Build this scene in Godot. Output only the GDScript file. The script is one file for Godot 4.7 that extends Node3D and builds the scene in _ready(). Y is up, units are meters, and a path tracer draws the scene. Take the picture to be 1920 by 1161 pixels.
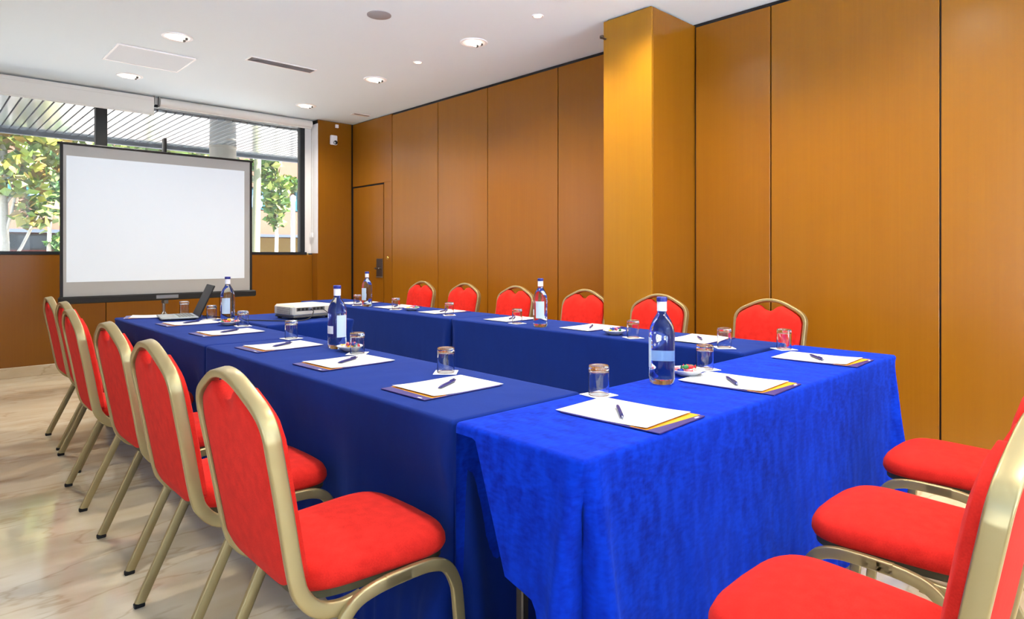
extends Node3D
# Meeting room: tables in a ring under blue cloths, red banquet chairs, cherry panelled wall, projection screen before a window.
# x runs from the open floor side to the panelled wall, -z runs to the street window; metres.

const TABLE_Y := 0.729
const CEIL_Y := 2.875
const WALL_X := 4.215
const WIN_Z := -7.68
const BACK_Z := 3.2
const LEFT_X := -1.7
const ORD := ["first", "second", "third", "fourth", "fifth", "sixth"]

var M := {}
var taken := {}
var rng := RandomNumberGenerator.new()

# ---------------------------------------------------------------- bookkeeping
func numbered(called: String) -> String:
	if not taken.has(called):
		taken[called] = 0
		return called
	taken[called] += 1
	return "%s_%03d" % [called, taken[called]]

func tag(o, label := "", category := "", group := "", kind := ""):
	if label: o.set_meta("label", label)
	if category: o.set_meta("category", category)
	if group: o.set_meta("group", group)
	if kind: o.set_meta("kind", kind)
	return o

func thing(called: String, label: String, category: String, at := Vector3.ZERO, turn := 0.0, group := "") -> Node3D:
	var o := Node3D.new()
	o.name = numbered(called)
	add_child(o)
	o.position = at
	o.rotation.y = turn
	return tag(o, label, category, group)

func struct(called: String, label := "", category := "") -> Node3D:
	var o := Node3D.new()
	o.name = called
	add_child(o)
	return tag(o, label, category, "", "structure")

func obj(called: String, st, mat: Material, parent: Node = null) -> MeshInstance3D:
	var o := MeshInstance3D.new()
	var mesh: ArrayMesh
	if st is SurfaceTool:
		st.generate_normals()
		mesh = st.commit()
	else:
		mesh = st
	o.mesh = mesh
	o.material_override = mat
	if parent == null:
		o.name = numbered(called)
		add_child(o)
	else:
		o.name = called
		parent.add_child(o, true)
	return o

func copy_of(src: Node3D, called: String, at: Vector3, turn: float, label: String, group := "") -> Node3D:
	var c: Node3D = src.duplicate()
	c.name = numbered(called)
	add_child(c)
	c.position = at
	c.rotation.y = turn
	c.set_meta("label", label)
	if group: c.set_meta("group", group)
	return c

# ---------------------------------------------------------------- mesh helpers
func S() -> SurfaceTool:
	var st := SurfaceTool.new()
	st.begin(Mesh.PRIMITIVE_TRIANGLES)
	st.set_smooth_group(-1)
	return st

func tri(st: SurfaceTool, a: Vector3, b: Vector3, c: Vector3):   # counter-clockwise seen from outside
	st.add_vertex(a); st.add_vertex(c); st.add_vertex(b)

func quad(st: SurfaceTool, a: Vector3, b: Vector3, c: Vector3, d: Vector3):
	tri(st, a, b, c); tri(st, a, c, d)

func hull_box(st: SurfaceTool, lo: Vector3, hi: Vector3, b := 0.0, xf := Transform3D()):
	# box with chamfered edges
	var c := (lo + hi) / 2.0
	var h := (hi - lo) / 2.0
	b = minf(b, minf(h.x, minf(h.y, h.z)) * 0.9)
	var P = func(sx, sy, sz, ax):
		var v := Vector3(sx * (h.x - (0.0 if ax == 0 else b)), sy * (h.y - (0.0 if ax == 1 else b)), sz * (h.z - (0.0 if ax == 2 else b)))
		return xf * (c + v)
	for s in [-1, 1]:
		var f := [[P.call(s, -1, -1, 0), P.call(s, 1, -1, 0), P.call(s, 1, 1, 0), P.call(s, -1, 1, 0)],
			[P.call(-1, s, -1, 1), P.call(-1, s, 1, 1), P.call(1, s, 1, 1), P.call(1, s, -1, 1)],
			[P.call(-1, -1, s, 2), P.call(1, -1, s, 2), P.call(1, 1, s, 2), P.call(-1, 1, s, 2)]]
		for q in f:
			if s > 0: quad(st, q[0], q[1], q[2], q[3])
			else: quad(st, q[3], q[2], q[1], q[0])
	if b <= 0.0: return
	var C := c
	var out_quad = func(q0, q1, q2, q3):
		var n: Vector3 = (q1 - q0).cross(q2 - q0)
		var mid: Vector3 = (q0 + q1 + q2 + q3) / 4.0
		if n.dot(mid - xf * C) >= 0.0: quad(st, q0, q1, q2, q3)
		else: quad(st, q3, q2, q1, q0)
	for s in [-1, 1]:
		for t in [-1, 1]:
			out_quad.call(P.call(s, t, -1, 0), P.call(s, t, 1, 0), P.call(s, t, 1, 1), P.call(s, t, -1, 1))
			out_quad.call(P.call(s, -1, t, 0), P.call(s, 1, t, 0), P.call(s, 1, t, 2), P.call(s, -1, t, 2))
			out_quad.call(P.call(-1, s, t, 1), P.call(1, s, t, 1), P.call(1, s, t, 2), P.call(-1, s, t, 2))
			for w in [-1, 1]:
				var a: Vector3 = P.call(s, t, w, 0)
				var b2: Vector3 = P.call(s, t, w, 1)
				var d: Vector3 = P.call(s, t, w, 2)
				if (b2 - a).cross(d - a).dot((a + b2 + d) / 3.0 - xf * C) >= 0.0: tri(st, a, b2, d)
				else: tri(st, a, d, b2)

func box(lo: Vector3, hi: Vector3, b := 0.0) -> SurfaceTool:
	var st := S()
	hull_box(st, lo, hi, b)
	return st

func lathe(st: SurfaceTool, prof: Array, segs := 24, at := Vector3.ZERO, a0 := 0.0, a1 := TAU, sharp := []):
	# prof: Vector2(r, y); outside is to the right of the running direction when going up
	var g := 1
	for i in prof.size() - 1:
		if i in sharp: g += 1
		st.set_smooth_group(g)
		var p: Vector2 = prof[i]
		var q: Vector2 = prof[i + 1]
		for j in segs:
			var t1 := a0 + (a1 - a0) * j / segs
			var t2 := a0 + (a1 - a0) * (j + 1) / segs
			if j == segs - 1 and absf(a1 - a0 - TAU) < 0.001: t2 = a0
			var A := at + Vector3(p.x * cos(t2), p.y, p.x * sin(t2))
			var B := at + Vector3(p.x * cos(t1), p.y, p.x * sin(t1))
			var C := at + Vector3(q.x * cos(t1), q.y, q.x * sin(t1))
			var D := at + Vector3(q.x * cos(t2), q.y, q.x * sin(t2))
			if p.x < 0.00001: tri(st, A, C, D)
			elif q.x < 0.00001: tri(st, A, B, C)
			else: quad(st, A, B, C, D)

func turned(prof: Array, segs := 24, sharp := []) -> SurfaceTool:
	var st := S()
	lathe(st, prof, segs, Vector3.ZERO, 0.0, TAU, sharp)
	return st

func sweep(st: SurfaceTool, pts: Array, wide: Array, prof: Array, caps := true):
	# pts: path; wide: the profile's first axis at each point; prof: Vector2 loop
	var rings := []
	var n := pts.size()
	for i in n:
		var t: Vector3 = (pts[mini(i + 1, n - 1)] - pts[maxi(i - 1, 0)]).normalized()
		var w: Vector3 = wide[i]
		w = (w - t * w.dot(t)).normalized()
		var u := t.cross(w)
		var ring := []
		for q in prof: ring.append(pts[i] + w * q.x + u * q.y)
		rings.append(ring)
	var k := prof.size()
	st.set_smooth_group(1)
	for i in n - 1:
		for j in k:
			var j2 := (j + 1) % k
			quad(st, rings[i + 1][j], rings[i][j], rings[i][j2], rings[i + 1][j2])
	if caps:
		st.set_smooth_group(-1)
		for j in range(1, k - 1):
			tri(st, rings[0][0], rings[0][j + 1], rings[0][j])
			tri(st, rings[n - 1][0], rings[n - 1][j], rings[n - 1][j + 1])

func rr(a: float, b: float, r: float) -> Array:   # rounded rectangle loop, counter-clockwise
	var o := []
	for c in [[1, 1, 0.0], [-1, 1, PI / 2], [-1, -1, PI], [1, -1, PI * 1.5]]:
		for k in 4:
			var t: float = c[2] + PI / 2 * k / 3.0
			o.append(Vector2(c[0] * (a / 2 - r) + r * cos(t), c[1] * (b / 2 - r) + r * sin(t)))
	return o

func circle(r: float, k := 8) -> Array:
	var o := []
	for i in k: o.append(Vector2(r * cos(TAU * i / k), r * sin(TAU * i / k)))
	return o

func cable(st: SurfaceTool, raw: Array, r: float):
	var cv := Curve3D.new()
	for i in raw.size():
		var tg: Vector3 = (raw[mini(i + 1, raw.size() - 1)] - raw[maxi(i - 1, 0)]) * 0.2
		cv.add_point(raw[i], -tg, tg)
	var pts := Array(cv.tessellate(4, 6))
	var wide := []
	for i in pts.size():
		var t: Vector3 = (pts[mini(i + 1, pts.size() - 1)] - pts[maxi(i - 1, 0)]).normalized()
		wide.append(Vector3.UP if absf(t.y) < 0.9 else Vector3.RIGHT)
	sweep(st, pts, wide, circle(r, 6))

func smooth_path(raw: Array, per := 4) -> Array:   # Catmull-Rom through the points
	var o := []
	for i in raw.size() - 1:
		var p0 = raw[maxi(i - 1, 0)]
		var p1 = raw[i]
		var p2 = raw[i + 1]
		var p3 = raw[mini(i + 2, raw.size() - 1)]
		for k in per:
			var t := float(k) / per
			o.append(0.5 * (2.0 * p1 + (p2 - p0) * t + (2.0 * p0 - 5.0 * p1 + 4.0 * p2 - p3) * t * t + (3.0 * p1 - p0 - 3.0 * p2 + p3) * t * t * t))
	o.append(raw[-1])
	return o

# ---------------------------------------------------------------- materials
func mat(c: Color, rough := 0.6, metal := 0.0) -> StandardMaterial3D:
	var m := StandardMaterial3D.new()
	m.albedo_color = c
	m.roughness = rough
	m.metallic = metal
	return m

func tri_tex(m: StandardMaterial3D, t: Texture2D, scale: Vector3, world := true):
	m.albedo_texture = t
	m.uv1_triplanar = true
	m.uv1_world_triplanar = world
	m.uv1_triplanar_sharpness = 8.0
	m.uv1_scale = scale
	return m

func noise(seed_: int, freq: float, oct := 4, type := FastNoiseLite.TYPE_SIMPLEX_SMOOTH) -> FastNoiseLite:
	var n := FastNoiseLite.new()
	n.seed = seed_
	n.frequency = freq
	n.fractal_octaves = oct
	n.noise_type = type
	return n

func painted(w: int, h: int, f: Callable) -> ImageTexture:
	var im := Image.create(w, h, false, Image.FORMAT_RGB8)
	for y in h:
		for x in w: im.set_pixel(x, y, f.call(x, y))
	return ImageTexture.create_from_image(im)

func torus_noise(n: FastNoiseLite, u: float, v: float, su: float, sv: float) -> float:
	# repeats after u = 1 and v = 1: blended with itself shifted
	var a := n.get_noise_2d(u * su, v * sv)
	var b := n.get_noise_2d((u - 1.0) * su, v * sv)
	var c := n.get_noise_2d(u * su, (v - 1.0) * sv)
	var d := n.get_noise_2d((u - 1.0) * su, (v - 1.0) * sv)
	return lerpf(lerpf(a, b, u), lerpf(c, d, u), v) * 1.25

func make_materials():
	# cherry veneer, vertical grain
	var n1 := noise(3, 1.0, 3)
	var n2 := noise(7, 1.0, 2)
	var wood := painted(512, 512, func(x: int, y: int):
		var u := x / 512.0
		var v := y / 512.0
		var g := torus_noise(n1, u, v, 60.0, 1.6) * 0.55 + torus_noise(n2, u, v, 9.0, 2.2) * 0.5 + torus_noise(n1, u, v, 190.0, 10.0) * 0.25
		var t := clampf(0.5 + g * 0.5, 0.0, 1.0)
		return Color(0.955, 0.925, 0.88).lerp(Color(1.0, 1.0, 1.0), t))
	for k in 5:
		var c: Color = [Color(0.565, 0.36, 0.062), Color(0.545, 0.342, 0.058), Color(0.58, 0.372, 0.066), Color(0.555, 0.348, 0.06), Color(0.63, 0.435, 0.075)][k]  # last tone has the halogen light on the pillar painted in
		var m := mat(c, 0.27)
		m.metallic_specular = 0.42
		tri_tex(m, wood, Vector3(0.8, 0.35, 0.8))
		m.uv1_offset = Vector3(k * 0.37, k * 0.21, k * 0.53)
		M["wood%d" % k] = m
	M.groove = mat(Color(0.07, 0.055, 0.05), 0.8)
	# streaked travertine, polished
	var f1 := noise(11, 1.0, 5)
	var f2 := noise(12, 1.0, 3)
	var stone := painted(1024, 1024, func(x: int, y: int):
		var u := x / 1024.0
		var v := y / 1024.0
		var w := torus_noise(f2, u, v, 3.0, 4.0)
		var k := torus_noise(f1, u, v, 4.0, 13.0)
		var vein := torus_noise(f1, fposmod(u + 0.31, 1.0), v, 2.5, 8.0)
		var sharp := pow(clampf(1.0 - absf(vein + w * 0.4) * 11.0, 0.0, 1.0), 3.0)
		var c := Color(0.80, 0.725, 0.60).lerp(Color(0.865, 0.81, 0.705), clampf(0.5 + k * 0.8, 0.0, 1.0))
		c = c.lerp(Color(0.72, 0.60, 0.44), clampf(w * 0.8 - 0.05, 0.0, 0.4))
		return c.lerp(Color(0.60, 0.48, 0.34), sharp * 0.35))
	var fm := mat(Color(1, 1, 1), 0.09)
	tri_tex(fm, stone, Vector3(0.36, 0.36, 0.36))
	fm.metallic_specular = 0.8
	M.floor = fm
	M.base_stone = tri_tex(mat(Color(0.97, 0.95, 0.92), 0.25), stone, Vector3(0.5, 0.5, 0.5))
	M.ceiling = mat(Color(0.905, 0.955, 0.975), 0.9)
	M.plaster = mat(Color(0.9, 0.885, 0.87), 0.85)
	# velvet: nap brushed in patches
	var v1 := noise(21, 1.0, 4)
	var nap := painted(512, 512, func(x: int, y: int):
		var u := x / 512.0
		var v := y / 512.0
		var g := torus_noise(v1, u, v, 12.0, 4.5) * 0.75 + torus_noise(v1, v, u, 38.0, 16.0) * 0.5
		return Color(0.55, 0.58, 0.72).lerp(Color(1, 1, 1), clampf(0.66 + g * 1.0, 0.0, 1.0)))
	var blue := mat(Color(0.0, 0.19, 0.70), 0.9)
	tri_tex(blue, nap, Vector3(1.6, 1.6, 1.6))
	blue.rim_enabled = true
	blue.rim = 1.0
	blue.rim_tint = 0.85
	blue.metallic_specular = 0.25
	M.velvet = blue
	var v2 := noise(22, 1.0, 3)
	var weave := painted(256, 256, func(x: int, y: int):
		var g := torus_noise(v2, x / 256.0, y / 256.0, 6.0, 3.0) * 0.6 + torus_noise(v2, y / 256.0, x / 256.0, 60.0, 60.0) * 0.3
		return Color(0.86, 0.87, 0.92).lerp(Color(1, 1, 1), clampf(0.6 + g * 0.7, 0.0, 1.0)))
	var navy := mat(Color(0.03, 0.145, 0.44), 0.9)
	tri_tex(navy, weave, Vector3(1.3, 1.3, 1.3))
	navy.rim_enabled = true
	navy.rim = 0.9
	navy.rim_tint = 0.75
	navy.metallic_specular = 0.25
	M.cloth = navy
	# red plush
	var v3 := noise(23, 1.0, 4)
	var plush := painted(256, 256, func(x: int, y: int):
		var g := torus_noise(v3, x / 256.0, y / 256.0, 7.0, 7.0) * 0.6 + torus_noise(v3, y / 256.0, x / 256.0, 70.0, 70.0) * 0.6
		return Color(0.84, 0.72, 0.72).lerp(Color(1, 1, 1), clampf(0.62 + g * 0.9, 0.0, 1.0)))
	var red := mat(Color(0.81, 0.15, 0.11), 0.85)
	tri_tex(red, plush, Vector3(3.0, 3.0, 3.0), false)
	red.rim_enabled = true
	red.rim = 0.35
	red.rim_tint = 0.7
	red.metallic_specular = 0.25
	M.red = red
	M.gold = mat(Color(0.64, 0.57, 0.40), 0.33, 0.65)
	M.seat_pan = mat(Color(0.30, 0.28, 0.18), 0.6, 0.2)
	M.rubber = mat(Color(0.04, 0.04, 0.04), 0.8)
	M.black = mat(Color(0.045, 0.047, 0.05), 0.65)
	M.frame_dark = mat(Color(0.12, 0.14, 0.155), 0.45, 0.3)
	M.steel = mat(Color(0.62, 0.61, 0.59), 0.3, 0.9)
	M.dark_steel = mat(Color(0.38, 0.35, 0.33), 0.35, 0.8)
	M.brass = mat(Color(0.8, 0.66, 0.35), 0.25, 0.9)
	M.white = mat(Color(0.95, 0.95, 0.95), 0.4)
	M.blind = mat(Color(0.92, 0.90, 0.87), 0.85)
	M.blind.backlight_enabled = true
	M.blind.backlight = Color(0.5, 0.48, 0.45)
	M.grey_panel = mat(Color(0.86, 0.885, 0.90), 0.7)
	M.speaker = mat(Color(0.60, 0.585, 0.58), 0.7)
	var gl := mat(Color(0.96, 0.98, 0.98, 0.04), 0.0)
	gl.transparency = BaseMaterial3D.TRANSPARENCY_ALPHA
	gl.metallic_specular = 0.3
	M.pane = gl
	var tum := mat(Color(0.97, 0.98, 0.98, 0.0), 0.0)
	tum.refraction_enabled = true
	tum.refraction_scale = 0.05
	tum.transparency = BaseMaterial3D.TRANSPARENCY_ALPHA
	M.glass = tum
	var bot := mat(Color(0.80, 0.89, 0.98, 0.0), 0.0)
	bot.refraction_enabled = true
	bot.refraction_scale = 0.036
	bot.transparency = BaseMaterial3D.TRANSPARENCY_ALPHA
	M.bottle = bot
	M.cap = mat(Color(0.07, 0.14, 0.50), 0.35)
	M.label = mat(Color(0.74, 0.82, 0.88), 0.5)
	M.label_white = mat(Color(0.90, 0.90, 0.91), 0.5)
	M.china = mat(Color(0.90, 0.90, 0.90), 0.15)
	M.folder = mat(Color(0.17, 0.14, 0.44), 0.4)
	M.orange = mat(Color(0.95, 0.62, 0.10), 0.4)
	M.pen = mat(Color(0.09, 0.11, 0.40), 0.3)
	M.pen_trim = mat(Color(0.55, 0.57, 0.65), 0.25, 0.7)
	# note paper with a faint printed sketch of curves near one end
	var strokes := []
	var cr := RandomNumberGenerator.new()
	cr.seed = 5
	for k in 7:
		strokes.append([Vector2(0.70 + cr.randf() * 0.2, 0.25 + cr.randf() * 0.5), 0.06 + cr.randf() * 0.14, cr.randf() * TAU])
	var sheet := painted(192, 144, func(x: int, y: int):
		var p := Vector2(x / 192.0, y / 144.0)
		var ink := 0.0
		for s in strokes:
			var d: Vector2 = p - s[0]
			d.y *= 0.75
			if absf(d.length() - s[1]) < 0.006 and d.rotated(s[2]).x > 0.0: ink = 0.09
		return Color(0.75, 0.75, 0.75).darkened(ink))
	var paper := mat(Color(1, 1, 1), 0.7)
	paper.albedo_texture = sheet
	M.paper = paper
	M.coaster = mat(Color(0.90, 0.89, 0.88), 0.8)
	M.laptop = mat(Color(0.50, 0.52, 0.53), 0.35, 0.5)
	M.keys = mat(Color(0.55, 0.62, 0.62), 0.5)
	M.beamer = mat(Color(0.76, 0.74, 0.69), 0.45)
	M.beamer_grey = mat(Color(0.34, 0.335, 0.33), 0.6)
	M.screen_cloth = mat(Color(0.66, 0.655, 0.64), 0.8)
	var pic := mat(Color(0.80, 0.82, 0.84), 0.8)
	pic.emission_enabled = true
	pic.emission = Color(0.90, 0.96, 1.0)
	pic.emission_energy_multiplier = 0.13  # emission stands in for projector light falling on the cloth
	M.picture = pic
	var lamp := mat(Color(1, 1, 1), 0.4)
	lamp.emission_enabled = true
	lamp.emission = Color(1.0, 0.95, 0.86)
	lamp.emission_energy_multiplier = 2.2
	M.lamp = lamp
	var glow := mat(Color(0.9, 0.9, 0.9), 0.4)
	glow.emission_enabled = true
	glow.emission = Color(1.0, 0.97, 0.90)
	glow.emission_energy_multiplier = 0.30  # emission paints the lamp light on to the reflector dish
	M.reflector_glow = glow
	var spot := mat(Color(1, 1, 1), 0.4)
	spot.emission_enabled = true
	spot.emission = Color(1.0, 0.90, 0.72)
	spot.emission_energy_multiplier = 5.0
	M.spot = spot
	M.reflector = mat(Color(0.88, 0.87, 0.84), 0.25, 0.6)
	# outdoors
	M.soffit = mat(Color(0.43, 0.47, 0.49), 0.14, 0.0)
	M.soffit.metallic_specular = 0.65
	M.gutter = mat(Color(0.22, 0.26, 0.30), 0.5, 0.2)
	M.concrete = tri_tex(mat(Color(0.66, 0.63, 0.56), 0.8), weave, Vector3(1, 1, 1))
	M.paving = mat(Color(0.84, 0.90, 0.96), 0.9)  # pale blue chosen so unseen ground bounces cool light to the ceiling
	M.asphalt = mat(Color(0.58, 0.57, 0.56), 0.9)
	var b1 := noise(31, 1.0, 2)
	var rend := painted(256, 256, func(x: int, y: int):
		var g := torus_noise(b1, x / 256.0, y / 256.0, 14.0, 14.0) * 0.5 + torus_noise(b1, y / 256.0, x / 256.0, 90.0, 90.0) * 0.4
		return Color(0.88, 0.86, 0.84).lerp(Color(1, 1, 1), clampf(0.6 + g, 0.0, 1.0)))
	M.facade = tri_tex(mat(Color(0.40, 0.275, 0.21), 0.9), rend, Vector3(0.6, 0.6, 0.6))
	M.red_brick = tri_tex(mat(Color(0.36, 0.15, 0.11), 0.9), rend, Vector3(0.8, 0.8, 0.8))
	M.ochre = tri_tex(mat(Color(0.40, 0.32, 0.13), 0.9), rend, Vector3(0.8, 0.8, 0.8))
	M.dark_glass = mat(Color(0.10, 0.14, 0.16), 0.08)
	M.sky_glass = mat(Color(0.42, 0.58, 0.68), 0.08)
	M.teal = mat(Color(0.08, 0.30, 0.33), 0.4)
	M.bark = tri_tex(mat(Color(0.72, 0.70, 0.63), 0.9), rend, Vector3(1.5, 1.5, 1.5))
	M.bark_green = tri_tex(mat(Color(0.52, 0.53, 0.40), 0.9), rend, Vector3(1.5, 1.5, 1.5))
	var leaf := mat(Color(1, 1, 1), 0.55)
	leaf.vertex_color_use_as_albedo = true
	leaf.cull_mode = BaseMaterial3D.CULL_DISABLED
	leaf.backlight_enabled = true
	leaf.backlight = Color(0.30, 0.38, 0.06)
	M.leaf = leaf
	for k in 6:
		var cc: Color = [Color(0.80, 0.10, 0.16), Color(0.92, 0.72, 0.18), Color(0.12, 0.22, 0.62), Color(0.18, 0.45, 0.25), Color(0.90, 0.86, 0.84), Color(0.86, 0.45, 0.50)][k]
		M["candy%d" % k] = mat(cc, 0.25)

# ---------------------------------------------------------------- start: camera, sky, sun, exposure
func _ready():
	rng.seed = 77
	var cam := Camera3D.new()
	cam.name = "camera"
	add_child(cam)
	cam.position = Vector3(0, 1.17, 0)
	cam.rotation_degrees = Vector3(0, -43.328, 0)
	cam.projection = Camera3D.PROJECTION_FRUSTUM
	cam.near = 0.05
	cam.far = 400.0
	var focal := 1197.96                                   # pixels of a 1920 x 1161 frame
	cam.size = 1161.0 / focal * cam.near
	cam.frustum_offset = Vector2(0, (478.0 - 580.5) / focal * cam.near)   # the lens is shifted, verticals stay upright
	cam.current = true

	var env := Environment.new()
	env.background_mode = Environment.BG_SKY
	var sky := Sky.new()
	var sm := ProceduralSkyMaterial.new()
	sm.sky_top_color = Color(0.56, 0.70, 0.90)
	sm.sky_horizon_color = Color(0.86, 0.91, 0.97)
	sm.ground_bottom_color = Color(0.55, 0.53, 0.50)
	sm.ground_horizon_color = Color(0.70, 0.69, 0.67)
	sm.sky_energy_multiplier = 1.5
	sky.sky_material = sm
	env.sky = sky
	env.tonemap_mode = Environment.TONE_MAPPER_LINEAR
	env.tonemap_exposure = 1.85
	env.sdfgi_enabled = true
	env.ssao_enabled = true
	env.ssil_enabled = true
	var we := WorldEnvironment.new()
	we.name = "environment"
	we.environment = env
	add_child(we)

	var sun := DirectionalLight3D.new()
	sun.name = "sun"
	add_child(sun)
	sun.rotation_degrees = Vector3(-52, 48, 0)             # over the roof from behind, on to the street and the house across
	sun.light_color = Color(1.0, 0.985, 0.96)
	sun.light_energy = 11.0
	sun.light_angular_distance = 0.6
	sun.shadow_enabled = true

	make_materials()
	build_shell()
	build_outside()
	build_fixtures()
	build_tables()
	build_chairs()
	build_screen()
	build_tableware()

# ---------------------------------------------------------------- room shell
func build_shell():
	var fl := obj("floor", box(Vector3(LEFT_X - 0.2, -0.12, WIN_Z - 0.12), Vector3(WALL_X + 0.3, 0.0, BACK_Z + 0.2)), M.floor)
	tag(fl, "polished cream travertine floor with streaked veins", "floor", "", "structure")
	var ce := obj("ceiling", box(Vector3(LEFT_X - 0.2, CEIL_Y, WIN_Z - 0.12), Vector3(WALL_X + 0.3, CEIL_Y + 0.25, BACK_Z + 0.2)), M.ceiling)
	tag(ce, "smooth white plaster ceiling", "ceiling", "", "structure")
	var wl := struct("wall_left", "white plaster wall with garden glazing on the open floor side", "wall")
	obj("plaster", box(Vector3(LEFT_X - 0.2, 0, WIN_Z - 0.12), Vector3(LEFT_X, CEIL_Y, -1.3)), M.plaster, wl)
	obj("plaster", box(Vector3(LEFT_X - 0.2, 2.6, -1.3), Vector3(LEFT_X, CEIL_Y, BACK_Z)), M.plaster, wl)
	obj("plaster", box(Vector3(LEFT_X - 0.2, 0, -1.3), Vector3(LEFT_X, 0.35, BACK_Z)), M.plaster, wl)
	obj("plaster", box(Vector3(LEFT_X - 0.2, 0.35, 1.73), Vector3(LEFT_X, 2.6, BACK_Z)), M.plaster, wl)
	var w3 := struct("window_3", "long garden glazing on the open floor side", "window")
	for k in 3:
		obj("mullion", box(Vector3(LEFT_X - 0.12, 0.35, -1.3 + k * 1.485), Vector3(LEFT_X - 0.04, 2.6, -1.24 + k * 1.485), 0.003), M.frame_dark, w3)
	for k in 2:
		obj("pane", box(Vector3(LEFT_X - 0.085, 0.35, -1.24 + k * 1.485), Vector3(LEFT_X - 0.077, 2.6, -1.3 + (k + 1) * 1.485)), M.pane, w3)

	# panelled wall: dark backing with one veneer panel after the other
	var wr := struct("wall_right", "cherry wood panelled wall with dark shadow gaps between tall panels", "wall")
	obj("backing", box(Vector3(WALL_X + 0.02, 0, WIN_Z - 0.12), Vector3(WALL_X + 0.3, CEIL_Y, BACK_Z + 0.2)), M.groove, wr)
	var seams := [-7.50, -6.568, -5.653, -4.827, -3.871, -2.92, -2.50, -1.933, -0.961, 0.02, 1.0, 2.0, BACK_Z]
	for i in seams.size() - 1:
		if i == 5: continue                                 # the pillar stands here
		var z0: float = seams[i] + (0.005 if i > 0 else 0.0)
		var z1: float = seams[i + 1] - 0.005
		var wood: Material = M["wood%d" % [1, 2, 0, 3, 1, 0, 3, 0, 2, 1, 0, 3][i]]
		if i > 0:
			obj("panel", box(Vector3(WALL_X, 0.09, z0), Vector3(WALL_X + 0.025, CEIL_Y - 0.03, z1), 0.002), wood, wr)
		else:
			# the panel that holds the door: left strip, right strip, head
			obj("panel", box(Vector3(WALL_X, 2.055, z0), Vector3(WALL_X + 0.025, CEIL_Y - 0.012, z1), 0.002), wood, wr)
			obj("panel", box(Vector3(WALL_X, 0.0, -6.745), Vector3(WALL_X + 0.025, 2.055, z1), 0.002), wood, wr)
			obj("keyhole_cover", knob_mesh(0.022, 0.012), M.brass, wr).transform = Transform3D(Basis(Vector3(0, 0, 1), PI / 2), Vector3(WALL_X, 1.131, -6.662))
	tag(obj("baseboard_right", box(Vector3(WALL_X - 0.006, 0, -6.56), Vector3(WALL_X + 0.025, 0.088, BACK_Z), 0.002), M.base_stone), "low cream stone skirting under the wood panels", "baseboard", "", "structure")
	# concealed door
	var dr := struct("door_1", "flush wooden door set in the panelled wall by the corner", "door")
	obj("leaf", box(Vector3(WALL_X + 0.002, 0.006, -7.49), Vector3(WALL_X + 0.026, 2.035, -6.765), 0.002), M.wood1, dr)
	var hp := obj("lock_plate", box(Vector3(WALL_X - 0.006, 0.889, -6.915), Vector3(WALL_X + 0.004, 1.124, -6.775), 0.004), M.dark_steel, dr)
	obj("lever", box(Vector3(WALL_X - 0.045, 0.99, -6.90), Vector3(WALL_X - 0.028, 1.012, -6.80), 0.006), M.dark_steel, hp)
	obj("spindle", box(Vector3(WALL_X - 0.036, 0.99, -6.82), Vector3(WALL_X - 0.004, 1.012, -6.798), 0.004), M.dark_steel, hp)
	obj("escutcheon_rim", box(Vector3(WALL_X - 0.009, 0.889, -6.915), Vector3(WALL_X - 0.004, 0.905, -6.775), 0.002), M.steel, hp)

	# boxed pillar
	var pl := struct("pillar", "square pillar boxed in cherry wood, one face painted as lit, before the panelled wall", "pillar")
	obj("side_panel", box(Vector3(3.675, 0, -2.925), Vector3(3.69, CEIL_Y - 0.012, -2.512), 0.001), M.wood4, pl)  # room face: yellower wood tone paints in the halogen spot light
	obj("side_panel", box(Vector3(3.691, 0, -2.525), Vector3(WALL_X + 0.02, CEIL_Y - 0.012, -2.51), 0.001), M.wood3, pl)
	obj("side_panel", box(Vector3(3.691, 0, -2.925), Vector3(WALL_X + 0.02, CEIL_Y - 0.012, -2.91), 0.001), M.wood3, pl)
	obj("core", box(Vector3(3.695, 0, -2.905), Vector3(WALL_X + 0.02, CEIL_Y, -2.53)), M.groove, pl)

	# window wall: wood parapet, pier by the door, glazing
	var wf := struct("wall_front", "low wood panelled parapet under the street window", "wall")
	obj("masonry", box(Vector3(LEFT_X - 0.2, 0, WIN_Z - 0.12), Vector3(3.74, 1.165, WIN_Z - 0.002)), M.groove, wf)
	var ps := [LEFT_X, -0.75, 0.36, 1.475, 2.6, 3.735]
	for i in ps.size() - 1:
		obj("panel", box(Vector3(ps[i] + 0.003, 0.10, WIN_Z - 0.003), Vector3(ps[i + 1] - 0.003, 1.172, WIN_Z + 0.014), 0.002), M["wood%d" % (1 + i % 2)], wf)
	tag(obj("baseboard_front", box(Vector3(LEFT_X, 0, WIN_Z - 0.003), Vector3(3.735, 0.10, WIN_Z + 0.026), 0.003), M.base_stone), "cream stone skirting below the window wall", "baseboard", "", "structure")
	var pr := struct("wall_pier", "wood clad pier between street window and concealed door", "wall")
	obj("core", box(Vector3(3.745, 0, WIN_Z - 0.12), Vector3(WALL_X + 0.02, CEIL_Y, -7.53)), M.groove, pr)
	obj("panel", box(Vector3(3.738, 0, -7.53), Vector3(WALL_X - 0.012, CEIL_Y - 0.006, -7.515), 0.001), M.wood1, pr)
	obj("panel", box(Vector3(3.732, 0, WIN_Z + 0.016), Vector3(3.745, 1.19, -7.518), 0.001), M.wood3, pr)
	obj("plaster_reveal", box(Vector3(3.732, 1.19, WIN_Z - 0.05), Vector3(3.745, CEIL_Y - 0.05, -7.518), 0.001), M.plaster, pr)
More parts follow.
